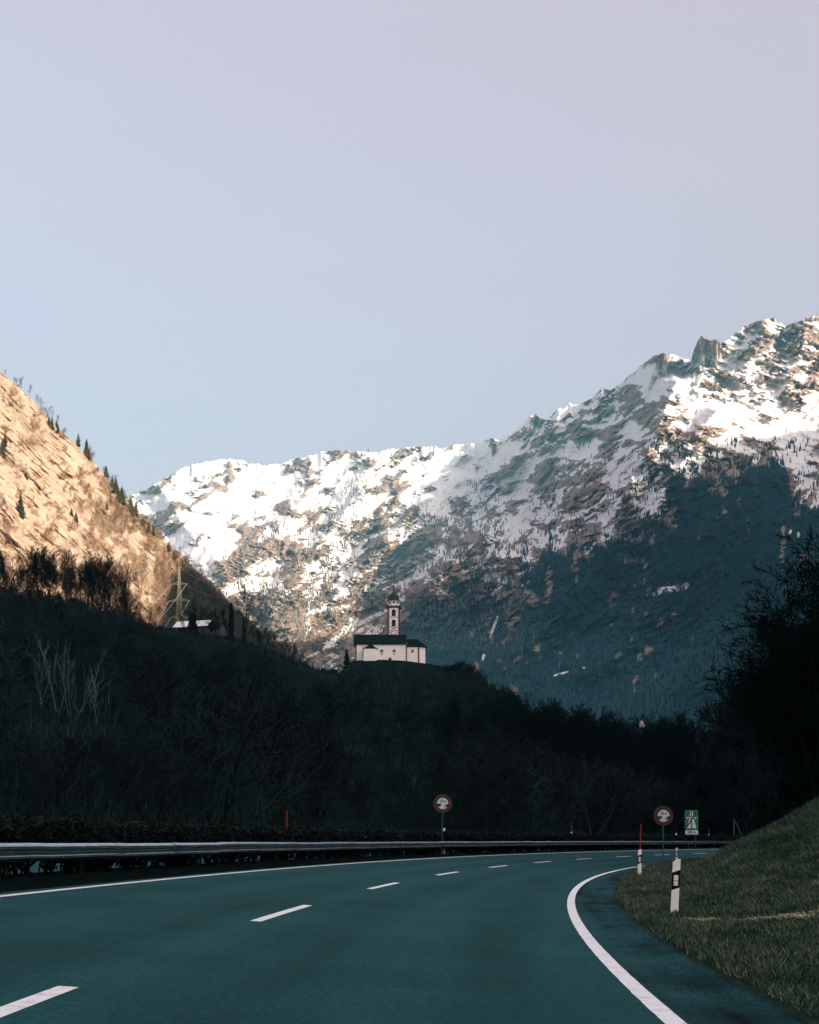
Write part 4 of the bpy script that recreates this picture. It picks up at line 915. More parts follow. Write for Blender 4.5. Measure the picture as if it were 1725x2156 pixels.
    mb = MB(); mb.box(X(686), X(690), yd-.06, yd-.002, Z(820), Z(770)); mb.build('wall_crack', M_WHT, chp)
    # tower
    s = 1.0154; TX = lambda c: X(c)*s; TZ = lambda c: Z(c)*s+1.14
    ty0 = ND; cxT = TX(921.5); hw = (TX(982)-TX(861))/2; W2 = hw*2; cyT = ty0+hw
    tz = TZ(312); t_ = empty('bell_tower', (cxT, cyT, 0)); t_.parent = root
    lv = [(TZ(610), TZ(516)), (TZ(514), TZ(415)), (TZ(413), tz)]
    mb = MB(); mb.box(-hw, hw, -hw, hw, -2, lv[1][0]); mb.box(-hw+.7, hw-.7, -hw+.7, hw-.7, lv[1][0], tz)
    core = mb.build('tower_core', [M_PLAS], t_)
    for lev, (az0, az1) in ((1, (TZ(507), TZ(437))), (2, (TZ(405), TZ(337)))):
        z0, z1 = lv[lev]; ar = (TX(941)-TX(901))/2; zs = az1-ar
        mbw = MB(); trims = []
        for q in range(4):
            t = q*pi/2; mbd = MB(); mbt = MB(); trims.append((mbd, mbt))
            def place(mb_, pts, y0, y1):
                n0 = len(mb_.v); mb_.prism(pts, y0, y1)
                for i in range(n0, len(mb_.v)):
                    x_, y_, z_ = mb_.v[i]; mb_.v[i] = (x_*cos(t)-y_*sin(t), x_*sin(t)+y_*cos(t), z_)
            ins = .0 if q % 2 == 0 else .55
            L_, R_ = -hw+ins, hw-ins
            place(mbw, [(L_, z0), (-ar, z0), (-ar, z1), (L_, z1)], -hw, -hw+.55); place(mbw, [(ar, z0), (R_, z0), (R_, z1), (ar, z1)], -hw, -hw+.55)
            place(mbw, [(-ar, z0), (ar, z0), (ar, az0), (-ar, az0)], -hw, -hw+.55)
            arc = [(ar*cos(a_), zs+ar*sin(a_)) for a_ in np.linspace(pi, 0, 13)]
            place(mbw, arc+[(ar, z1), (-ar, z1)], -hw, -hw+.55)
            place(mbd, [(-ar*1.3, az0-.2), (ar*1.3, az0-.2), (ar*1.3, az1+.2), (-ar*1.3, az1+.2)], -hw+.66, -hw+.695)
            # raised surround
            g = .20
            for i in range(12):
                a0, a1 = pi-pi*i/12, pi-pi*(i+1)/12
                place(mbt, [(ar*cos(a0), zs+ar*sin(a0)), (ar*cos(a1), zs+ar*sin(a1)), ((ar+g)*cos(a1), zs+(ar+g)*sin(a1)), ((ar+g)*cos(a0), zs+(ar+g)*sin(a0))], -hw-.05, -hw-.003)
            place(mbt, [(-ar-g, az0), (-ar, az0), (-ar, zs), (-ar-g, zs)], -hw-.05, -hw-.003); place(mbt, [(ar, az0), (ar+g, az0), (ar+g, zs), (ar, zs)], -hw-.05, -hw-.003)
        wl = mbw.build('bell_storey', M_PLAS, t_)
        for mbd, mbt in trims: mbd.build('bell_opening', M_DARK, wl); mbt.build('arch_surround', M_WHT, wl)
        mb = MB(); h_ = az1-az0; rb = ar*.62
        mb.lathe([(rb, az0+.30), (rb*.92, az0+.42), (rb*.66, az0+h_*.33), (rb*.55, az0+h_*.5), (rb*.3, az0+h_*.58), (.05, az0+h_*.60)], 0, -hw+.30, 14)
        mb.box(-ar*.98, ar*.98, -hw+.22, -hw+.38, az0+h_*.60, az0+h_*.66)
        mb.build('bell', M_BELL, wl)
    for zc_ in (TZ(515), TZ(414)):
        mb = MB(); mb.box(-hw-.10, hw+.10, -hw-.10, hw+.10, zc_-.11, zc_+.11); mb.build('string_course', M_TRIM, t_)
    mb = MB(); o_ = .5; mb.box(-hw-.30, hw+.30, -hw-.30, hw+.30, tz-.42, tz-.1); mb.box(-hw-.48, hw+.48, -hw-.48, hw+.48, tz-.1, tz+.42); mb.build('cornice', M_TRIM, t_)
    for (sx, sy) in ((1, 1), (-1, 1), (-1, -1), (1, -1)):
        mb = MB()
        for z0, z1 in lv:
            quoin(mb, -sx*hw, -sy*hw, z0 if z0 > lv[0][0] else z0-3, z1-(.45 if z1 == tz else .12), sx, sy, .88, .50, .50, .04)
        mb.build('corner_quoins', M_QUO, t_)
    # clock
    zc_ = TZ(560); R_ = 1.50; mb = MB()
    def ringp(mb_, r0, r1, y0, y1, n=40):
        for i in range(n):
            a0, a1 = 2*pi*i/n, 2*pi*(i+1)/n
            mb_.prism([(r0*cos(a0), zc_+r0*sin(a0)), (r1*cos(a0), zc_+r1*sin(a0)), (r1*cos(a1), zc_+r1*sin(a1)), (r0*cos(a1), zc_+r0*sin(a1))], y0, y1)
    disc(mb, R_, -hw-.055, -hw-.045, 40, 0, zc_); ck = mb.build('clock_face', M_WHT, t_)
    mb = MB(); ringp(mb, R_*.93, R_, -hw-.07, -hw-.058); ringp(mb, R_*.60, R_*.65, -hw-.07, -hw-.058); mb.build('clock_ring', M_SNAVY, ck)
    for i, num in enumerate(['XII', 'I', 'II', 'III', 'IIII', 'V', 'VI', 'VII', 'VIII', 'IX', 'X', 'XI']):
        a = pi/2-2*pi*i/12; me = text_mesh(num, .56, .8 if len(num) < 4 else .6, .003, .05); o = link('numeral', me, M_SNAVY, ck)
        o.location = (R_*.81*cos(a), -hw-.066, zc_+R_*.81*sin(a)); o.rotation_euler = (0, pi/2-a, 0)
    for (ang, ln, wd, nm) in ((radians(152), .72*R_, .15, 'hour_hand'), (radians(47), .88*R_, .10, 'minute_hand')):
        mb = MB(); d_ = np.array([cos(ang), sin(ang)]); p_ = np.array([-d_[1], d_[0]])
        pts = [(-d_*.25+p_*wd*.4), (-d_*.25-p_*wd*.4), (d_*ln*.55-p_*wd*1.1), (d_*ln), (d_*ln*.55+p_*wd*1.1)]
        mb.prism([(x_, zc_+z_) for x_, z_ in pts], -hw-.10, -hw-.085); mb.build(nm, M_SNAVY, ck)
    # octagonal drum
    zd0, zd1 = tz+.42, TZ(247); rd = (TX(979)-TX(865))/2/cos(pi/8); mb = MB(); mb.lathe([(rd, zd0), (rd, zd1)], n=8, rot=pi/8); dr_ = mb.build('drum', M_PLAS, t_)
    mb = MB(); mr = MB(); mo = MB(); ap = rd*cos(pi/8)
    for q in range(8):
        t = q*pi/4
        for (cxx, czz, rr, m_) in ((0, zd0+(zd1-zd0)*.62, .50, mo), (-.30, zd0+(zd1-zd0)*.2, .13, mo)):
            m_ = MB(); n0 = len(m_.v); disc(m_, rr, -ap-.02, -ap+.0-.002, 20, cxx, czz)
            for i in range(n0, len(m_.v)): x_, y_, z_ = m_.v[i]; m_.v[i] = (x_*cos(t)-y_*sin(t), x_*sin(t)+y_*cos(t), z_)
            m_.build('round_opening', M_DARK, dr_)
        a = t+pi/8; mr = MB(); mr.tube((rd*cos(a), rd*sin(a), zd0), (rd*cos(a), rd*sin(a), zd1), .10, n=6); mr.build('red_edge', M_QUO, dr_)
    # dome
    mb = MB(); h_ = TZ(165)-zd1; r_ = rd
    mb.lathe([(r_*1.10, zd1), (r_*1.14, zd1+.12), (r_*1.05, zd1+.28), (r_*.93, zd1+.62), (r_*.90, zd1+h_*.30), (r_*.84, zd1+h_*.48), (r_*.73, zd1+h_*.66), (r_*.56, zd1+h_*.82), (r_*.36, zd1+h_*.94), (r_*.24, zd1+h_)], n=16, rot=pi/16); dm = mb.build('dome', M_DOME, t_, smooth=False)
    zl = zd1+h_; mb = MB(); mb.lathe([(.66, zl-.1), (.60, zl+.15), (.55, zl+.2)], n=8)
    for i in range(6): a = 2*pi*i/6; mb.tube((.47*cos(a), .47*sin(a), zl+.1), (.47*cos(a), .47*sin(a), zl+1.55), .085, n=5)
    mb.lathe([(.66, zl+1.5), (.66, zl+1.66), (.34, zl+1.82), (.18, zl+2.2), (.30, zl+2.5), (.36, zl+2.75), (.28, zl+3.0), (.06, zl+3.2)], n=10); mb.build('lantern', M_DOME, t_)
    mb = MB(); mb.tube((0, 0, zl+3.1), (.1, 0, zl+7.8), .07, .045, 5); mb.prism([(.05, zl+5.6), (.42, zl+5.75), (.40, zl+6.15), (.05, zl+6.0)], -.02, .02); mb.build('finial', M_DOME, t_)
church()
def shed():
    c = at(716.5, 1411.5, 575.); root = empty('wayside_chapel', c); tag(root, 'tiny grey gabled wayside chapel left of the church below the conifer', 'wayside chapel')
    mb = MB(); mb.prism([(-1.1, -1.5), (1.1, -1.5), (1.1, 1.5), (0, 2.3), (-1.1, 1.5)], 0, 2.2); mb.build('wall', simple('grey_render', (.10, .13, .11), (.07, .09, .08), rough=.9), root)
    mb = MB(); mb.prism([(-1.35, 1.3), (0, 2.3), (1.35, 1.3), (1.35, 1.48), (0, 2.5), (-1.35, 1.48)], -.25, 2.4); mb.build('roof', M_SLATE, root)
    mb = MB(); mb.prism([(-.55, .5), (.55, .5), (.3, 1.25), (0, .9), (-.3, 1.25)], -.03, -.002); mb.build('niche', simple('pale_niche', (.35, .38, .32), (.2, .22, .2), rough=.9), root)
shed()
# ================================================================== farmhouse with snow on its roof
def farmhouse():
    d = 566.; c = at(405, 1334, d); root = empty('farmhouse', c, radians(-14)); tag(root, 'long farmhouse with snow covered roof half hidden behind ivy clad trees on the left hill', 'farmhouse')
    mw = simple('brown_timber', (.10, .055, .03), (.05, .03, .02), scale=2, rough=.9, stretch=(6, 1, 1)); mg = simple('grey_stone_wall', (.09, .10, .095), (.05, .055, .055), scale=1.2, rough=.95)
    mb = MB(); mb.box(-6.6, 2.6, 0, 7, -3, 2.6); w1 = mb.build('timber_wing', mw, root)
    mb = MB(); mb.box(2.6, 11.5, -.6, 7.5, -4, 2.2); mb.poly([(11.5, -.6, 2.2), (11.5, 7.5, 2.2), (11.5, 3.4, 4.6)]); w2 = mb.build('stone_wing', mg, root)
    ms = simple('roof_snow', (.80, .82, .85), (.70, .73, .77), scale=1.5, rough=.7, spec=.2)
    mb = MB(); P = [(-1.2, 2.35), (3.5, 5.2), (8.2, 2.35), (8.2, 2.1), (3.5, 4.95), (-1.2, 2.1)]
    b = [(-8.2, y, z) for y, z in P]; c_ = [(7.0, y, z+.25) for y, z in P]; mb.poly(b); mb.poly(c_[::-1])
    for i in range(6): j = (i+1) % 6; mb.poly([b[i], c_[i], c_[j], b[j]])
    rf = mb.build('roof', M_SLATE, root)
    mb = MB(); P = [(-1.1, 2.40), (3.5, 5.21), (8.1, 2.40), (8.1, 2.62), (3.5, 5.48), (-1.1, 2.62)]
    b = [(-8.0, y, z) for y, z in P]; c_ = [(6.8, y, z+.25) for y, z in P]; mb.poly(b); mb.poly(c_[::-1])
    for i in range(6): j = (i+1) % 6; mb.poly([b[i], c_[i], c_[j], b[j]])
    mb.build('snow_layer', ms, rf)
    mb = MB(); P = [(-1.4, 1.9), (3.4, 4.8), (8.2, 1.9), (8.2, 1.65), (3.4, 4.55), (-1.4, 1.65)]
    b = [(7.1, y, z) for y, z in P]; c_ = [(12.0, y, z) for y, z in P]; mb.poly(b); mb.poly(c_[::-1])
    for i in range(6): j = (i+1) % 6; mb.poly([b[i], c_[i], c_[j], b[j]])
    mb.build('roof', M_SLATE, root)
    for xx in (-5.2, -2.8, -.4):
        mb = MB(); mb.box(xx-.5, xx+.5, -.05, -.003, .4, 1.6); w = mb.build('window', simple('warm_shutter', (.30, .13, .06), (.2, .09, .04), rough=.8), w1)
    for xx in (4.6, 8.4):
        mb = MB(); mb.box(xx-.6, xx+.6, -.65, -.603, .2, 1.5); w = mb.build('window', M_DARK, w2)
farmhouse()
# ================================================================== electricity pylons and wires
M_LAT = simple('pylon_steel', (.42, .41, .28), (.32, .32, .24), scale=3, rough=.6, metal=.1)
M_LATG = simple('pylon_steel_grey', (.06, .085, .09), (.04, .06, .06), scale=3, rough=.6)
def pylon(px, top_y, base_y, d, arms, lab, mat, rz, wk=1.0):
    top = at(px, top_y, d); H = top[2]-at(px, base_y, d)[2]; base = np.array([top[0], d, top[2]-H]); root = empty('pylon', base, rz); tag(root, lab, 'pylon', 'pylons carrying wires across the hill')
    def hw(z):
        t = z/H; return (1.9*(1-t)+.22) if t < .97 else .28
    mb = MB(); r = .045*wk; nl = 13; zs = [H*(1-(1-i/nl)**1.25) for i in range(nl+1)]
    for a, b in zip(zs[:-1], zs[1:]):
        A, B = hw(a), hw(b)
        cs = [(-1, -1), (1, -1), (1, 1), (-1, 1)]
        for i in range(4):
            (x, y), (u, v) = cs[i], cs[(i+1) % 4]
            mb.tube((x*A, y*A, a), (x*B, y*B, b), r*1.35, n=4, cap=False); mb.tube((x*A, y*A, a), (u*B, v*B, b), r*.6, n=3, cap=False); mb.tube((u*A, v*A, a), (x*B, y*B, b), r*.6, n=3, cap=False)
    mb.tube((0, 0, H-1.2), (0, 0, H+1.2), .12*wk, n=4); mb.build('lattice_mast', mat, root)
    ends = [np.array([0, 0, H+1.2])]
    for (yy, L_) in arms:
        z = at(px, yy, d)[2]-base[2]; mb = MB()
        for s in (-1, 1):
            w = hw(z)
            tip = (s*L_, 0, z)
            for yv in (-w, w):
                mb.tube((s*w, yv, z), tip, r*1.35, n=4, cap=False); mb.tube((s*w, yv, z+1.5), tip, r*1.35, n=4, cap=False)
                for q in range(4):
                    f0, f1 = q/4, (q+.5)/4
                    a_ = np.array([s*w, yv, z])*(1-f0)+np.array(tip)*f0; b_ = np.array([s*w, yv, z+1.5])*(1-f1)+np.array(tip)*f1; mb.tube(a_, b_, r*.5, n=3, cap=False)
            mb.tube((s*L_, 0, z), (s*L_-.2*s, -1.6, z-.9), .14*wk, n=5); ends.append(np.array([s*L_-.2*s, -1.6, z-.9]))
        mb.build('cross_arm', mat, root)
    R = np.array([[cos(rz), -sin(rz), 0], [sin(rz), cos(rz), 0], [0, 0, 1]])
    return [R@e+base for e in ends]
E1 = pylon(377.5, 1198, 1342, 950., [(1230, 5.6), (1265, 7.4), (1300, 6.0)], 'sunlit yellowish lattice pylon with three cross arms standing behind the farmhouse', M_LAT, radians(-12), 1.0)
E2 = pylon(526, 1236, 1330, 1180., [(1247, 9.0), (1262, 11.5)], 'faint distant lattice pylon on the shaded slope right of the sunlit one', M_LATG, radians(8), .9)
M_WIRE = simple('aluminium_wire', (.55, .40, .28), (.45, .34, .25), rough=.5, metal=.1)
def wire(a, b, sag, r, lab):
    P = []
    for i in range(25): t = i/24; p = a*(1-t)+b*t; p = p.copy(); p[2] -= sag*4*t*(1-t); P.append(p)
    V, Fc = seg_mesh_arrays(P[:-1], P[1:], [r]*24, [r]*24, 4); o = link('power_line', np_mesh('power_line', V, Fc), M_WIRE); tag(o, lab, 'power line', 'power lines between the pylons')
dests = [(240, 1330), (238, 1290), (262, 1335), (268, 1358), (282, 1392), (262, 1380), (276, 1408)]
names = ['thin earth wire running down left from the very tip of the sunlit pylon', 'power line from the upper left arm tip of the sunlit pylon', 'power line from the upper right arm tip of the sunlit pylon', 'power line from the middle left arm tip of the sunlit pylon', 'power line from the middle right arm tip of the sunlit pylon', 'power line from the lowest left arm tip of the sunlit pylon', 'power line from the lowest right arm tip of the sunlit pylon']
for i, (e, (px, py), nm) in enumerate(zip(E1, dests, names)): wire(e, at(px, py+40, 700.), 3.0, .06 if i == 0 else .15, nm)
for i, nm in ((0, 'faint earth wire from the sunlit pylon tip to the distant pylon'), (2, 'faint power line from the sunlit pylon to the distant pylon')): wire(E1[i], E2[i], 7, .035, nm)
# ================================================================== trees
def grow(seed, H=16., levels=4, spread=.75, nch=(10, 5, 4, 3), upb=.25, fork=.0, r0=.20, first=.22, rmin=.012, wig=.12):
    rnd = random.Random(seed); T = [[], [], [], []]; C = [[], [], [], []]
    def br(p, d, L, r, lv):
        tgt = T if lv <= 1 else C
        n = (9, 6, 4, 3, 2)[lv]; pts = [np.array(p)]; dd = np.array(d, float); rs = [r]
        for i in range(n):
            dd = dd+np.array([rnd.gauss(0, wig), rnd.gauss(0, wig), rnd.gauss(0, wig*.5)+(upb*.30 if lv > 0 else .05)]); dd /= np.linalg.norm(dd)
            pts.append(pts[-1]+dd*L/n); rs.append(max(r*(1-(i+1)/n*(.82 if lv else .88)), rmin))
        for i in range(n):
            tgt[0].append(pts[i]); tgt[1].append(pts[i+1]); tgt[2].append(rs[i]); tgt[3].append(rs[i+1])
        if lv >= levels: return
        m = nch[lv]
        for k in range(m):
            t = (first if lv == 0 else .18)+(1-(first if lv == 0 else .18))*(k+rnd.random()*.8)/m; t = min(t, .98); i = min(int(t*n), n-1); f = t*n-i
            q = pts[i]*(1-f)+pts[i+1]*f; a = rnd.random()*2*pi+k*2.4; axis = pts[i+1]-pts[i]; axis /= np.linalg.norm(axis)
            ref = np.array([1., 0, 0]) if abs(axis[0]) < .8 else np.array([0, 1., 0]); u = np.cross(axis, ref); u /= np.linalg.norm(u); w = np.cross(axis, u)
            sp = spread*(.75+.5*rnd.random())*(1 if lv else (1.25-.75*t)); nd = axis*cos(sp)+(u*cos(a)+w*sin(a))*sin(sp)
            ln = L*((.52 if lv == 0 else .55)*(1.15-.62*t))*(.75+.5*rnd.random()); br(q, nd, ln, max(rs[i]*.55, rmin), lv+1)
    if fork:
        br((0, 0, -.5), (0, 0, 1), H*.35, r0, 0)
        for k in range(int(fork)): a = 6.28*k/fork+rnd.random(); br((0, 0, H*(.05+.2*rnd.random())), (cos(a)*.25, sin(a)*.25, 1), H*(.75+.25*rnd.random()), r0*.6, 0)
    else: br((0, 0, -.5), (rnd.gauss(0, .05), rnd.gauss(0, .05), 1), H, r0, 0)
    return T, C
def tree_proto(name, label_mat, seed, k=3, **kw):
    T, C = grow(seed, **kw); Vt, Ft = seg_mesh_arrays(*T, k=5); Vc, Fc = seg_mesh_arrays(*C, k=k)
    top = max(Vc[:, 2].max(), Vt[:, 2].max()); return np_mesh('trunk', Vt, Ft), np_mesh('crown', Vc, Fc), top, (Vt, Ft, Vc, Fc)
M_TREE = simple('bare_tree_bark', (.006, .013, .012), (.003, .007, .007), scale=3, rough=.95, spec=0)
M_TREE2 = simple('bare_tree_bark_brown', (.009, .018, .018), (.004, .010, .010), scale=3, rough=.95, spec=0)
M_PALE = simple('pale_tree_bark', (.16, .30, .30), (.08, .17, .17), scale=3, rough=.9, spec=.1)
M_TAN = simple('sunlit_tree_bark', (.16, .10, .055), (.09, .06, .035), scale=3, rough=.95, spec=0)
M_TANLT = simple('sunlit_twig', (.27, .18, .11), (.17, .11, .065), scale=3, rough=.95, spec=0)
M_IVY = leaf_mat('ivy_leaf', (.001, .005, .004), (.003, .010, .008), (.008, .022, .018))
PROTO = []
for i, kw in enumerate([dict(spread=.62, nch=(12, 6, 5, 3), rmin=.023), dict(spread=.72, nch=(11, 6, 5, 3), upb=.35, rmin=.023), dict(spread=.55, nch=(9, 6, 5, 3), fork=2, rmin=.023), dict(spread=.85, nch=(11, 6, 5, 3), upb=.12, rmin=.024), dict(spread=.5, nch=(13, 6, 4, 3), upb=.4, rmin=.023), dict(spread=.8, nch=(8, 6, 5, 4), fork=3, rmin=.022)]):
    PROTO.append(tree_proto('bare_tree', None, 40+i, **kw))
def put_tree(i, px, d, top_y, lab, grp, mat=None, base=None, wide=1.0, name='bare_tree', cat='tree', lean=0.0, zb=None):
    if zb is None: zb = float(HILL.ground(px, d)) if base is None else base
    ztop = at(px, top_y, d)[2]; h = max(ztop-zb, 2.0); tm, cm, top, _ = PROTO[i]; s = h/top
    root = empty(name, ((px-CX)*d/F, d, zb), random.uniform(0, 6.28)); root.scale = (s*wide, s*wide, s)
    root.rotation_euler = (lean*random.uniform(-1, 1), lean*random.uniform(-1, 1), root.rotation_euler[2]); tag(root, lab, cat, grp)
    for nm, me in (('trunk', tm), ('crown', cm)):
        o = bpy.data.objects.new(nm, me); COL.objects.link(o); o.parent = root
        if len(me.materials) == 0: me.materials.append(M_TREE)
        if mat is not None: o.material_slots[0].link = 'OBJECT'; o.material_slots[0].material = mat
    return root, h
rr = random.Random(3)
def env(tab, x): return float(np.interp(x, [t[0] for t in tab], [t[1] for t in tab]))
# -- tall trees on the crest of the left hill
T1 = [(-60,1150),(0,1148),(30,1172),(55,1190),(80,1140),(98,1132),(120,1152),(138,1195),(160,1185),(185,1168),(205,1158),(228,1172),(244,1180),(258,1215),(275,1245),(290,1275),(310,1288),(330,1300)]
for k in range(70):
    px = -25+k*5.0+rr.uniform(-4, 4)
    if px > 318: continue
    d = crest_d(px)*(.86+.13*rr.random()); ty = env(T1, px)+abs(rr.gauss(0, 16))
    put_tree(rr.choice([0, 4, 2, 4, 1, 2]), px, d, ty, 'tall bare dark tree on the left hill crest against the sunlit mountainside', 'bare trees along the left hill crest', wide=rr.uniform(.65, .95))
for px, ty, d, i, w in ((315, 1285, 560, 4, .8), (327, 1268, 556, 2, .7), (322, 1300, 566, 0, .8), (300, 1290, 560, 3, 1.2), (283, 1252, 558, 1, 1.1)):
    put_tree(i, px, d, ty, 'slim bare tree ending the left crest row, in front of the power lines', 'bare trees in front of the power lines', wide=w)
# -- trees by the farmhouse
def ivy(root, h, zlo, zhi, r, seed, n=9000, lab=None):
    rg = np.random.default_rng(seed); t = rg.random(n); z = zlo+(zhi-zlo)*t; a = rg.random(n)*6.28
    rad = r*(.75-.25*t)*(1-t**8)*(1+.9*fbm(a*1.2, z*.45, 3, seed))*(rg.random(n)**.4); P = np.stack([rad*np.cos(a), rad*np.sin(a), z], 1)
    A = rg.normal(0, 1, (n, 3)); A /= np.linalg.norm(A, axis=1, keepdims=True); B = np.cross(A, rg.normal(0, 1, (n, 3))); B /= np.linalg.norm(B, axis=1, keepdims=True)
    s = .16; V = np.stack([P-A*s, P+B*s*.7, P+A*s, P-B*s*.7], 1); me = np_mesh('ivy', V.reshape(-1, 3), np.arange(n*4).reshape(-1, 4)); add_attr(me, 'tint', np.repeat(rg.random(n), 4))
    o = link('ivy', me, M_IVY, root); sc = root.scale; o.scale = (1/sc[0], 1/sc[1], 1/sc[2]); return o
t, h = put_tree(0, 406, 552, 1258, 'large bare tree with thick dark ivy up its trunk in front of the farmhouse', None, wide=1.0); ivy(t, h, 0, h*.62, 2.5, 3, 14000)
t, h = put_tree(3, 487, 556, 1266, 'ivy smothered tree stump with short twin tops right of the farmhouse', None, wide=.45); ivy(t, h, 0, h*.97, 1.5, 4)
t, h = put_tree(4, 474, 560, 1275, 'slender bare tree beside the ivy smothered one', None, wide=.7)
t, h = put_tree(1, 513, 566, 1228, 'gnarled bare tree with twisting upper limbs standing against the snowy mountain', None, wide=1.15); ivy(t, h, 0, h*.45, .9, 5)
for px, ty, d in ((385, 1290, 556), (440, 1285, 560), (455, 1278, 556), (430, 1272, 570), (535, 1310, 590), (552, 1318, 600), (570, 1330, 606), (585, 1322, 612), (600, 1338, 620), (615, 1352, 626), (598, 1345, 618), (630, 1365, 630), (648, 1380, 636), (545, 1330, 585), (620, 1358, 600), (560, 1322, 596), (575, 1335, 590), (640, 1375, 622)):
    put_tree(rr.randrange(6), px, d, ty, 'small bare tree on the dark slope descending right of the farmhouse', 'bare trees on the slope between farmhouse and church', wide=1.1)
# -- right shoulder of the church hill
T3 = [(935,1402),(950,1395),(965,1388),(985,1387),(1005,1400),(1020,1420),(1045,1437),(1065,1442),(1085,1462),(1100,1478),(1150,1470),(1190,1478),(1215,1486),(1240,1494),(1262,1502),(1290,1512),(1305,1530),(1325,1545),(1350,1560),(1362,1528),(1385,1516),(1405,1512),(1430,1512),(1448,1525),(1462,1556),(1475,1585),(1500,1608),(1520,1590)]
for k in range(26):
    px = 945+k*6+rr.uniform(-3, 3); d = crest_d(px)*(.90+.1*rr.random())
    put_tree(rr.choice([3, 5, 1, 5]), px, d, env(T3, px)+abs(rr.gauss(0, 6)), 'bushy bare tree on the right shoulder of the church hill', 'bare trees on the right shoulder of the church hill', wide=1.35)
for k in range(62):
    px = 1085+k*6.9+rr.uniform(-4, 4); d = rr.uniform(230, 430); ty = env(T3, px)-14+abs(rr.gauss(0, 14))+(10 if k % 3 else 0)
    put_tree(rr.choice([0, 1, 3, 5, 2]), px, d, ty, 'bare tree on the valley floor, dark against the blue mountain foot', 'bare trees on the valley floor', wide=1.2)
for px, ty, d, i in ((1425, 1494, 300, 1), (1440, 1498, 310, 0), (1395, 1498, 290, 3), (1408, 1504, 305, 0), (1368, 1506, 300, 4), (1300, 1500, 330, 0), (1262, 1490, 330, 2)):
    put_tree(i, px, d, ty, 'broad round crowned bare tree standing above the right round sign', 'broad bare trees above the right round sign', wide=1.35)
# -- wood on the right
T5 = [(1495,1625),(1510,1605),(1530,1555),(1545,1505),(1560,1480),(1580,1470),(1600,1450),(1615,1380),(1635,1300),(1655,1235),(1675,1190),(1700,1150),(1725,1115),(1780,1060)]
for k in range(34):
    px = 1500+k*7.4+rr.uniform(-4, 4); d = rr.uniform(170, 250); put_tree(rr.choice([0, 1, 3, 5]), px, d, max(env(T5, px)+abs(rr.gauss(0, 22)), 1400), 'bare tree in the dark wood at the right, beyond the bank', 'bare trees of the right wood beyond the bank', wide=1.25, zb=.4)
def bank_tree(u, y, h, i, lab, grp, wide=1.2):
    R_ = RC-u; x = CXR-sqrt(R_*R_-y*y); s = math.asin(y/R_)*RC; zb = gz(u, s); px = CX+x/y*F; return put_tree(i, px, y, HY-(zb+h-CAMH)*F/y, lab, grp, wide=wide, zb=zb-.2)
for k in range(34):
    u = rr.uniform(8.2, 16) if k > 6 else rr.uniform(7.6, 9.2); y = rr.uniform(62, 96) if k > 6 else 70+k*4.0; h = rr.uniform(9, 13)*(1 if u > 9 else .85)
    bank_tree(u, y, h, rr.choice([5, 3, 5, 1]), 'bare bushy tree rooted on top of the grassy bank at the right edge', 'bare trees on top of the right bank', 1.35)
# -- pale leafless saplings on the lower left slope
for px, ty, d, i, w in ((118, 1338, 165, 5, 1.0), (88, 1342, 162, 4, .8), (150, 1352, 168, 2, .9), (172, 1390, 166, 5, .7), (205, 1398, 170, 4, .8), (232, 1432, 172, 2, .6)):
    T, C = grow(200+i+int(px), H=12., levels=2, spread=.40, nch=(4, 2), fork=3, upb=.2, r0=.06, rmin=.016, first=.35); Vt, Ft = seg_mesh_arrays(*T, k=4); Vc, Fc = seg_mesh_arrays(*C, k=3)
    zb = float(HILL.ground(px, d)); h = at(px, ty, d)[2]-zb; s = h/max(Vt[:, 2].max(), Vc[:, 2].max()); root = empty('pale_tree', ((px-CX)*d/F, d, zb)); root.scale = (s*w, s*w, s)
    tag(root, 'pale silvery leafless sapling standing out of the dark lower left slope', 'tree', 'pale saplings on the lower left slope'); link('trunk', np_mesh('trunk', Vt, Ft), M_PALE, root); link('crown', np_mesh('crown', Vc, Fc), M_PALE, root)
# -- individual dark trees in the wood below the crest
for k in range(50):
    px = rr.uniform(-10, 1120); d = rr.uniform(230, 520); g = float(HILL.ground(px, d)); lim = env(L2C, px)+26; h = rr.uniform(8, 14); ty = HY-(g+h-CAMH)*F/d
    if ty < lim: continue
    put_tree(rr.randrange(6), px, d, ty, 'bare dark tree in the shaded wood covering the hill below the church', 'bare trees in the shaded wood', M_TREE2 if rr.random() < .4 else None, wide=1.3)
# -- the rest of the wood as one mass
def small_tree_arrays(seed, **kw):
    T, C = grow(seed, **kw); A = [T[i]+C[i] for i in range(4)]; V, Fc = seg_mesh_arrays(*A, k=3); V = V/V[:, 2].max(); return V, Fc
def scatter(name, mats, lab, items, protos, attr=None):
    vs = []; fs = []; tn = []; off = 0
    for (p, h, w, i, t) in items:
        V, Fc = protos[i]; a = rr.uniform(0, 6.28); c, s = cos(a), sin(a)
        Q = np.stack([(V[:, 0]*c-V[:, 1]*s)*h*w, (V[:, 0]*s+V[:, 1]*c)*h*w, V[:, 2]*h], 1)+np.array(p); vs.append(Q.astype(np.float32)); fs.append(Fc+off); off += len(Q); tn.append(np.full(len(Q), t, np.float32))
    me = np_mesh(name, np.concatenate(vs), np.concatenate(fs)); add_attr(me, 'tint', np.concatenate(tn)); o = link(name, me, mats); tag(o, lab, 'woodland', kind='stuff'); return o
SM = [small_tree_arrays(300+i, H=12., levels=3, spread=.75, nch=(7, 4, 3), upb=.25, r0=.16, rmin=.045, fork=(0 if i % 2 else 2), first=.12) for i in range(5)]
M_WOOD = leaf_mat('shaded_wood', (.001, .007, .008), (.006, .018, .019), (.014, .036, .038))
items = []
tries = 0
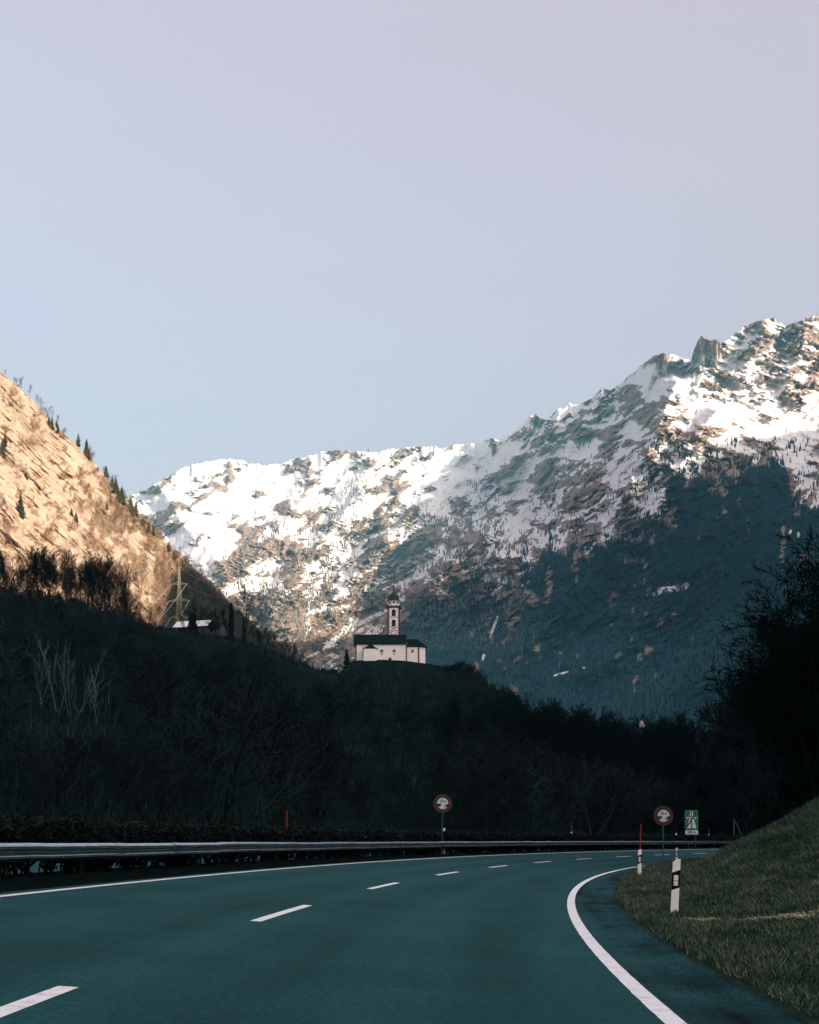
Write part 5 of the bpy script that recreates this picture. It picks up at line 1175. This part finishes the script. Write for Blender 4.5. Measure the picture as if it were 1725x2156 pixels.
while len(items) < 2600 and tries < 20000:
    tries += 1; px = rr.uniform(-40, 1560); dmin = zcirc(px, RC+RW+18); dm = crest_d(px)*.985; d = dmin+(dm-dmin)*rr.random()**.8; g = float(HILL.ground(px, d)); h = rr.uniform(5, 12)
    lim = (env(L2C, px)+(8 if px > 335 else -34*min(1, (335-px)/60)) if px < 940 else env(T3, px)+14+(50 if px > 1280 else 0)+(60 if 1475 < px < 1530 else 0))
    if 690 < px < 940: h *= .45; lim += 2
    ty = HY-(g+h-CAMH)*F/d
    if ty < lim: h = ((HY-lim)*d/F+CAMH-g)*rr.uniform(.7, 1)
    if 20 < px < 285 and d < 175: h = min(h, (HY-1530)*d/F+CAMH-g)
    if h < 1.2: continue
    items.append((((px-CX)*d/F, d, g-.3), h, rr.uniform(1.0, 1.6), rr.randrange(5), rr.random()**1.5))
for k in range(420):
    px = rr.uniform(1490, 1760); d = rr.uniform(165, 300); h = (HY-max(env(T5, px)+30, 1430))*d/F*rr.uniform(.5, .95)
    items.append((((px-CX)*d/F, d, .3), max(h, 2), 1.3, rr.randrange(5), rr.random()*.5))
for k in range(520):
    u = rr.uniform(9.5, 34); y = rr.uniform(52, 150); R_ = RC-u; x = CXR-sqrt(R_*R_-y*y); s = math.asin(y/R_)*RC
    if x/y > .36 or x/y < .25: continue
    items.append(((x, y, gz(u, s)-.2), rr.uniform(3.5, 10), 1.3, rr.randrange(5), rr.random()*.4))
scatter('shaded_wood', M_WOOD, 'dense leafless wood in deep shade covering the hill and valley floor', items, SM)
# undergrowth: dense twiggy brush sheet over the hill
def brush():
    n = 150000; px = RNG.uniform(-40, 1560, n); v = RNG.random(n)**.75
    j = np.clip(np.searchsorted(HILL.px, px), 1, HILL.nc-1); i = np.clip((v*(HILL.nr-1)).astype(int), 0, HILL.nr-2); f = (v*(HILL.nr-1)-i)[:, None]
    P = HILL.G[i, j]*(1-f)+HILL.G[i+1, j]*f; d = P[:, 1]; t = d/350.
    h = RNG.uniform(.6, 2.4, n)*np.where((px > 700) & (px < 945) & (v > .8), .45, 1)
    h = np.where((px > 700) & (px < 930) & (v > .965), .25, h)
    a = RNG.random(n)*6.28; w = .05+.09*t; ln = RNG.normal(0, .45, (n, 2))*h[:, None]
    V = np.empty((n, 3, 3)); V[:, 0] = P-np.stack([np.cos(a)*w, np.sin(a)*w, .2+0*a], 1); V[:, 1] = P+np.stack([np.cos(a)*w, np.sin(a)*w, -.2+0*a], 1); V[:, 2] = P+np.concatenate([ln, h[:, None]], 1)
    me = np_mesh('undergrowth', V.reshape(-1, 3), np.arange(n*3).reshape(-1, 3)); c = fbm(P[:, 0]/9, P[:, 2]/5, 3, 501); add_attr(me, 'tint', np.repeat(np.clip(.3+.7*c+RNG.normal(0, .22, n), 0, 1), 3))
    o = link('undergrowth', me, leaf_mat('undergrowth_twig', (.002, .009, .009), (.008, .028, .027), (.04, .085, .08))); tag(o, 'dark twiggy undergrowth on the shaded hill', 'undergrowth', kind='stuff')
brush()
# -- conifers
def conifer_proto(seed, H=20., n=24, base=.09, gap=0.0, wr=.19):
    rnd = random.Random(seed); T = [[], [], [], []]; vs = []; fs = []
    T[0].append((0, 0, -1)); T[1].append((0, 0, H*.98)); T[2].append(H*.013); T[3].append(.03)
    for i in range(n):
        t = base+(1-base)*(i/n)**.95; z = H*t; R_ = H*wr*(1-t)**.8*(.8+.4*rnd.random())+.25; m = rnd.randint(7, 10); ph = rnd.random()*6
        for k in range(m):
            if rnd.random() < gap: continue
            a = ph+2*pi*k/m+rnd.gauss(0, .15); L_ = R_*(.7+.5*rnd.random()); dr = .35+.2*rnd.random(); w = L_*.30; u = np.array([cos(a), sin(a), 0]); q = np.array([-sin(a), cos(a), 0]); b = len(vs)
            c0 = np.array([0, 0, z+.25]); tip = u*L_+np.array([0, 0, z-L_*dr]); mid = u*L_*.55+np.array([0, 0, z-L_*dr*.35])
            vs += [c0, mid+q*w-np.array([0, 0, w*.5]), tip, mid-q*w-np.array([0, 0, w*.5]), mid+np.array([0, 0, w*.35])]; fs += [(b, b+1, b+4), (b+1, b+2, b+4), (b+2, b+3, b+4), (b+3, b, b+4), (b, b+3, b+2), (b, b+2, b+1)]
    Vt, Ft = seg_mesh_arrays(*T, k=5); return np_mesh('trunk', Vt, Ft), np_mesh('crown', vs, fs)
M_CON = simple('conifer_needles', (.13, .12, .05), (.06, .06, .03), scale=1.5, rough=.95, spec=0)
M_COND = simple('dark_conifer_needles', (.006, .014, .012), (.012, .022, .018), scale=1.5, rough=.95, spec=0)
CP = [conifer_proto(1), conifer_proto(2, wr=.15, n=28), conifer_proto(3, gap=.3, wr=.16, base=.25), conifer_proto(4, gap=.15, wr=.22, base=.15)]
def put_conifer(i, pos, h, lab, grp, mat, wide=1.0):
    tm, cm = CP[i]; root = empty('conifer', pos, rr.uniform(0, 6)); root.scale = (h/20*wide, h/20*wide, h/20); tag(root, lab, 'conifer', grp)
    for nm, me, mt in (('trunk', tm, M_BARK), ('crown', cm, mat)):
        o = bpy.data.objects.new(nm, me); COL.objects.link(o); o.parent = root
        if len(me.materials) == 0: me.materials.append(mt)
        o.material_slots[0].link = 'OBJECT'; o.material_slots[0].material = mt
put_conifer(0, at(730.5, 1401, 584.), at(730.5, 1362, 584.)[2]-at(730.5, 1401, 584.)[2], 'single dark conifer standing close to the left end of the church', None, M_COND, 1.25)
def cliff_pt(px, py):
    j = int(np.clip(np.searchsorted(CLIFF.px, px), 1, CLIFF.nc-1)); G = CLIFF.G[:, j]; ys = HY-(G[:, 2]-CAMH)*F/G[:, 1]; i = int(np.clip(np.searchsorted(-ys, -py), 0, CLIFF.nr-1)); return G[i].copy()
CON = [(102,898,32,0),(109,905,28,1),(118,912,30,3),(165,945,42,2),(181,960,44,1),(187,968,22,0),(205,985,36,2),(212,990,26,0),(222,1004,34,3),(228,1010,30,0),(236,1030,42,2),(243,1040,34,0),(250,1060,38,3),(256,1062,44,0),(262,1078,46,1),(268,1086,50,0),(275,1082,38,3),(240,1060,34,0),(246,1074,26,1),(232,1052,26,3),(286,1095,40,2),(294,1100,36,2),(300,1110,30,3),(280,1100,34,0),(312,1122,34,2),(322,1132,30,2),(334,1140,24,3),(42,1090,50,1),(225,1072,22,0),(356,1165,26,2),(150,1086,20,0),(366,1178,24,3),(384,1195,20,2),(160,1100,22,3),(10,945,30,2),(55,1010,24,3),(5,960,40,0),(218,1030,20,1),(272,1096,28,1),(306,1128,26,0)]
for px, py, hp, i in CON:
    if 200 < px < 340 and rr.random() < .3: continue
    hp *= rr.uniform(.7, 1.15)
    p = cliff_pt(px, py); put_conifer(i, p-np.array([0, 0, 1.]), hp*p[1]/F, 'olive conifer growing on the edge of the sunlit mountainside', 'conifers on the sunlit mountainside', M_CON, rr.uniform(.95, 1.8))
# bare scrub on the sunlit mountainside
def cliff_scrub():
    bm = CL_BR.ravel(); Yv = CL_Y.ravel(); Xv = CL_X.ravel(); G = CLIFF.G.reshape(-1, 3); pr = (.02+bm)*((Xv > -40) & (Xv < 700))*(G[:, 1]**2/1e6); idx = RNG.choice(len(G), 6500, p=pr/pr.sum()); it = []
    for q in idx:
        p = G[q]-np.array([0, 0, .5]); h = rr.uniform(3.5, 11)*(1 if bm[q] > .3 else .55); gr_ = Xv[q] > 356; it.append((p, h, rr.uniform(.9, 1.5), rr.randrange(4), rr.random()*(.12 if gr_ else 1)))  # shade painted in: scrub past the shadow edge takes only the darkest tints
    SM2 = [small_tree_arrays(400+i, H=10., levels=2, spread=.7, nch=(8, 4), upb=.25, r0=.13, rmin=.05, first=.1, fork=(2 if i % 2 else 0)) for i in range(4)]
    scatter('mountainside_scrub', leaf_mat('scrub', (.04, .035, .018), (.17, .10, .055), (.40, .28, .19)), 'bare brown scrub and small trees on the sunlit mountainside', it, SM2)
    # fringe of leafless trees along the skyline
    last = CLIFF.G[-1]
    for px in np.concatenate([rr.sample(range(-5, 110), 9), rr.sample(range(120, 330), 12)]):
        j = int(np.searchsorted(CLIFF.px, px)); p = CLIFF.G[-3, j]; h = rr.uniform(8, 15); tm, cm, top, _ = PROTO[rr.choice([0, 4, 2])]; s = h/top
        root = empty('bare_tree', p, rr.uniform(0, 6)); root.scale = (s, s, s); tag(root, 'thin leafless tree on the skyline of the sunlit mountainside', 'tree', 'leafless trees on the mountainside skyline')
        for nm, me in (('trunk', tm), ('crown', cm)):
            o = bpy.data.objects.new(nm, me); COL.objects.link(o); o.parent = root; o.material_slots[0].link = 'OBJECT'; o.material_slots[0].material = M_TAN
cliff_scrub()
# rock outcrops on the dark hill
def rocks():
    M_ROCK = simple('grey_outcrop', (.022, .042, .044), (.008, .016, .017), scale=.9, rough=.95, bump=.15, spec=.1)
    for (px, v, s) in ((615, .80, 3.2), (640, .74, 2.6), (598, .72, 2.4), (625, .66, 2.0), (705, .92, 2.2), (735, .95, 1.8), (760, .93, 2.0), (450, .86, 1.8), (520, .80, 2.2), (690, .84, 2.0), (770, .80, 1.6)):
        p = HILL.at_v(px, v)-np.array([0, 0, s*.45]); s = s*.8; n = 10; th = np.linspace(0, pi, n); V = []
        for a in th:
            for b in np.linspace(0, 2*pi, 15)[:-1]:
                u = np.array([sin(a)*cos(b), sin(a)*sin(b), cos(a)]); r = s*(1+.45*float(fbm(u[0]*1.7+px, u[1]*1.7+u[2]*2.1, 3, 7))); V.append(p+u*r*np.array([1.2, .8, .8]))
        Fc = [(i*14+j, i*14+(j+1) % 14, (i+1)*14+(j+1) % 14, (i+1)*14+j) for i in range(n-1) for j in range(14)]
        o = link('rock_outcrop', np_mesh('rock_outcrop', V, Fc), M_ROCK); tag(o, 'grey rock outcrop poking out of the undergrowth on the shaded hill', 'rock', 'rock outcrops on the shaded hill')
rocks()
# small far buildings at the mountain foot
def far_house(px, py, d, w, lab):
    c = at(px, py, d); root = empty('hut', c, .3); tag(root, lab, 'hut'); mb = MB(); mb.box(-w, w, -w, w, -w*2, w*.8); mb.build('wall', M_WHT, root); mb = MB(); mb.prism([(-w*1.2, w*.8), (w*1.2, w*.8), (0, w*1.7)], -w*1.2, w*1.2); mb.build('roof', simple('snowy_roof', (.75, .77, .8), (.6, .6, .62)), root)
far_house(1352, 1524, 1000., 1.3, 'tiny white hut at the mountain foot above the valley trees')
# ================================================================== light, air, camera
sun = bpy.data.lights.new('sun', 'SUN'); sun.energy = SUN_E; sun.angle = radians(.5); sun.color = (1.0, .81, .64)
so = bpy.data.objects.new('sun', sun); COL.objects.link(so)
from mathutils import Vector
sd = Vector((SH[0]*cos(SUN_EL), SH[1]*cos(SUN_EL), sin(SUN_EL))); so.rotation_euler = sd.to_track_quat('Z', 'Y').to_euler(); so.location = (60, -40, 40)
world = bpy.data.worlds.new('World'); scene.world = world; world.use_nodes = True; nt = world.node_tree; bg = nt.nodes['Background']
sky = nt.nodes.new('ShaderNodeTexSky'); sky.sky_type = 'NISHITA'; sky.sun_disc = False; sky.sun_elevation = SUN_EL; sky.sun_rotation = atan2(sd.x, sd.y); sky.altitude = SKY_ALT; sky.air_density = SKY_AIR; sky.dust_density = SKY_DUST; sky.ozone_density = SKY_OZ
veil = nt.nodes.new('ShaderNodeMix'); veil.data_type = 'RGBA'; veil.inputs[0].default_value = SKY_MIX; tint = nt.nodes.new('ShaderNodeMix'); tint.data_type = 'RGBA'; tint.blend_type = 'MULTIPLY'; tint.inputs[0].default_value = 1; tint.inputs[7].default_value = SKY_TINT; nt.links.new(sky.outputs[0], tint.inputs[6]); nt.links.new(tint.outputs[2], veil.inputs[6]); veil.inputs[7].default_value = SKY_VEIL   # thin even high haze
nt.links.new(veil.outputs[2], bg.inputs[0]); bg.inputs[1].default_value = SKY_S
# air
mb = MB(); mb.box(-7000, 9000, -3500, 12500, -2.0, 3700.)
hz = mb.build('haze', []); 
m = bpy.data.materials.new('haze'); m.use_nodes = True; nt = m.node_tree; nt.nodes.remove(nt.nodes['Principled BSDF']); pv = nt.nodes.new('ShaderNodeVolumePrincipled')
pv.inputs['Color'].default_value = HAZE_C; pv.inputs['Density'].default_value = HAZE_D; pv.inputs['Anisotropy'].default_value = 0.0
nt.links.new(pv.outputs[0], nt.nodes['Material Output'].inputs['Volume']); hz.data.materials.append(m); tag(hz, 'thin cold valley haze', 'haze', kind='stuff')
cam = bpy.data.cameras.new('camera'); co = bpy.data.objects.new('camera', cam); COL.objects.link(co); scene.camera = co
co.location = (0, 0, CAMH); co.rotation_euler = (radians(90), 0, 0); cam.sensor_fit = 'HORIZONTAL'; cam.sensor_width = 36; cam.lens = F/1725*36; cam.shift_y = (HY-1078)/1725; cam.clip_start = .1; cam.clip_end = 60000
scene.view_settings.view_transform = 'Standard'; scene.view_settings.look = 'None'; scene.view_settings.gamma = 1.0; scene.view_settings.exposure = EXPO
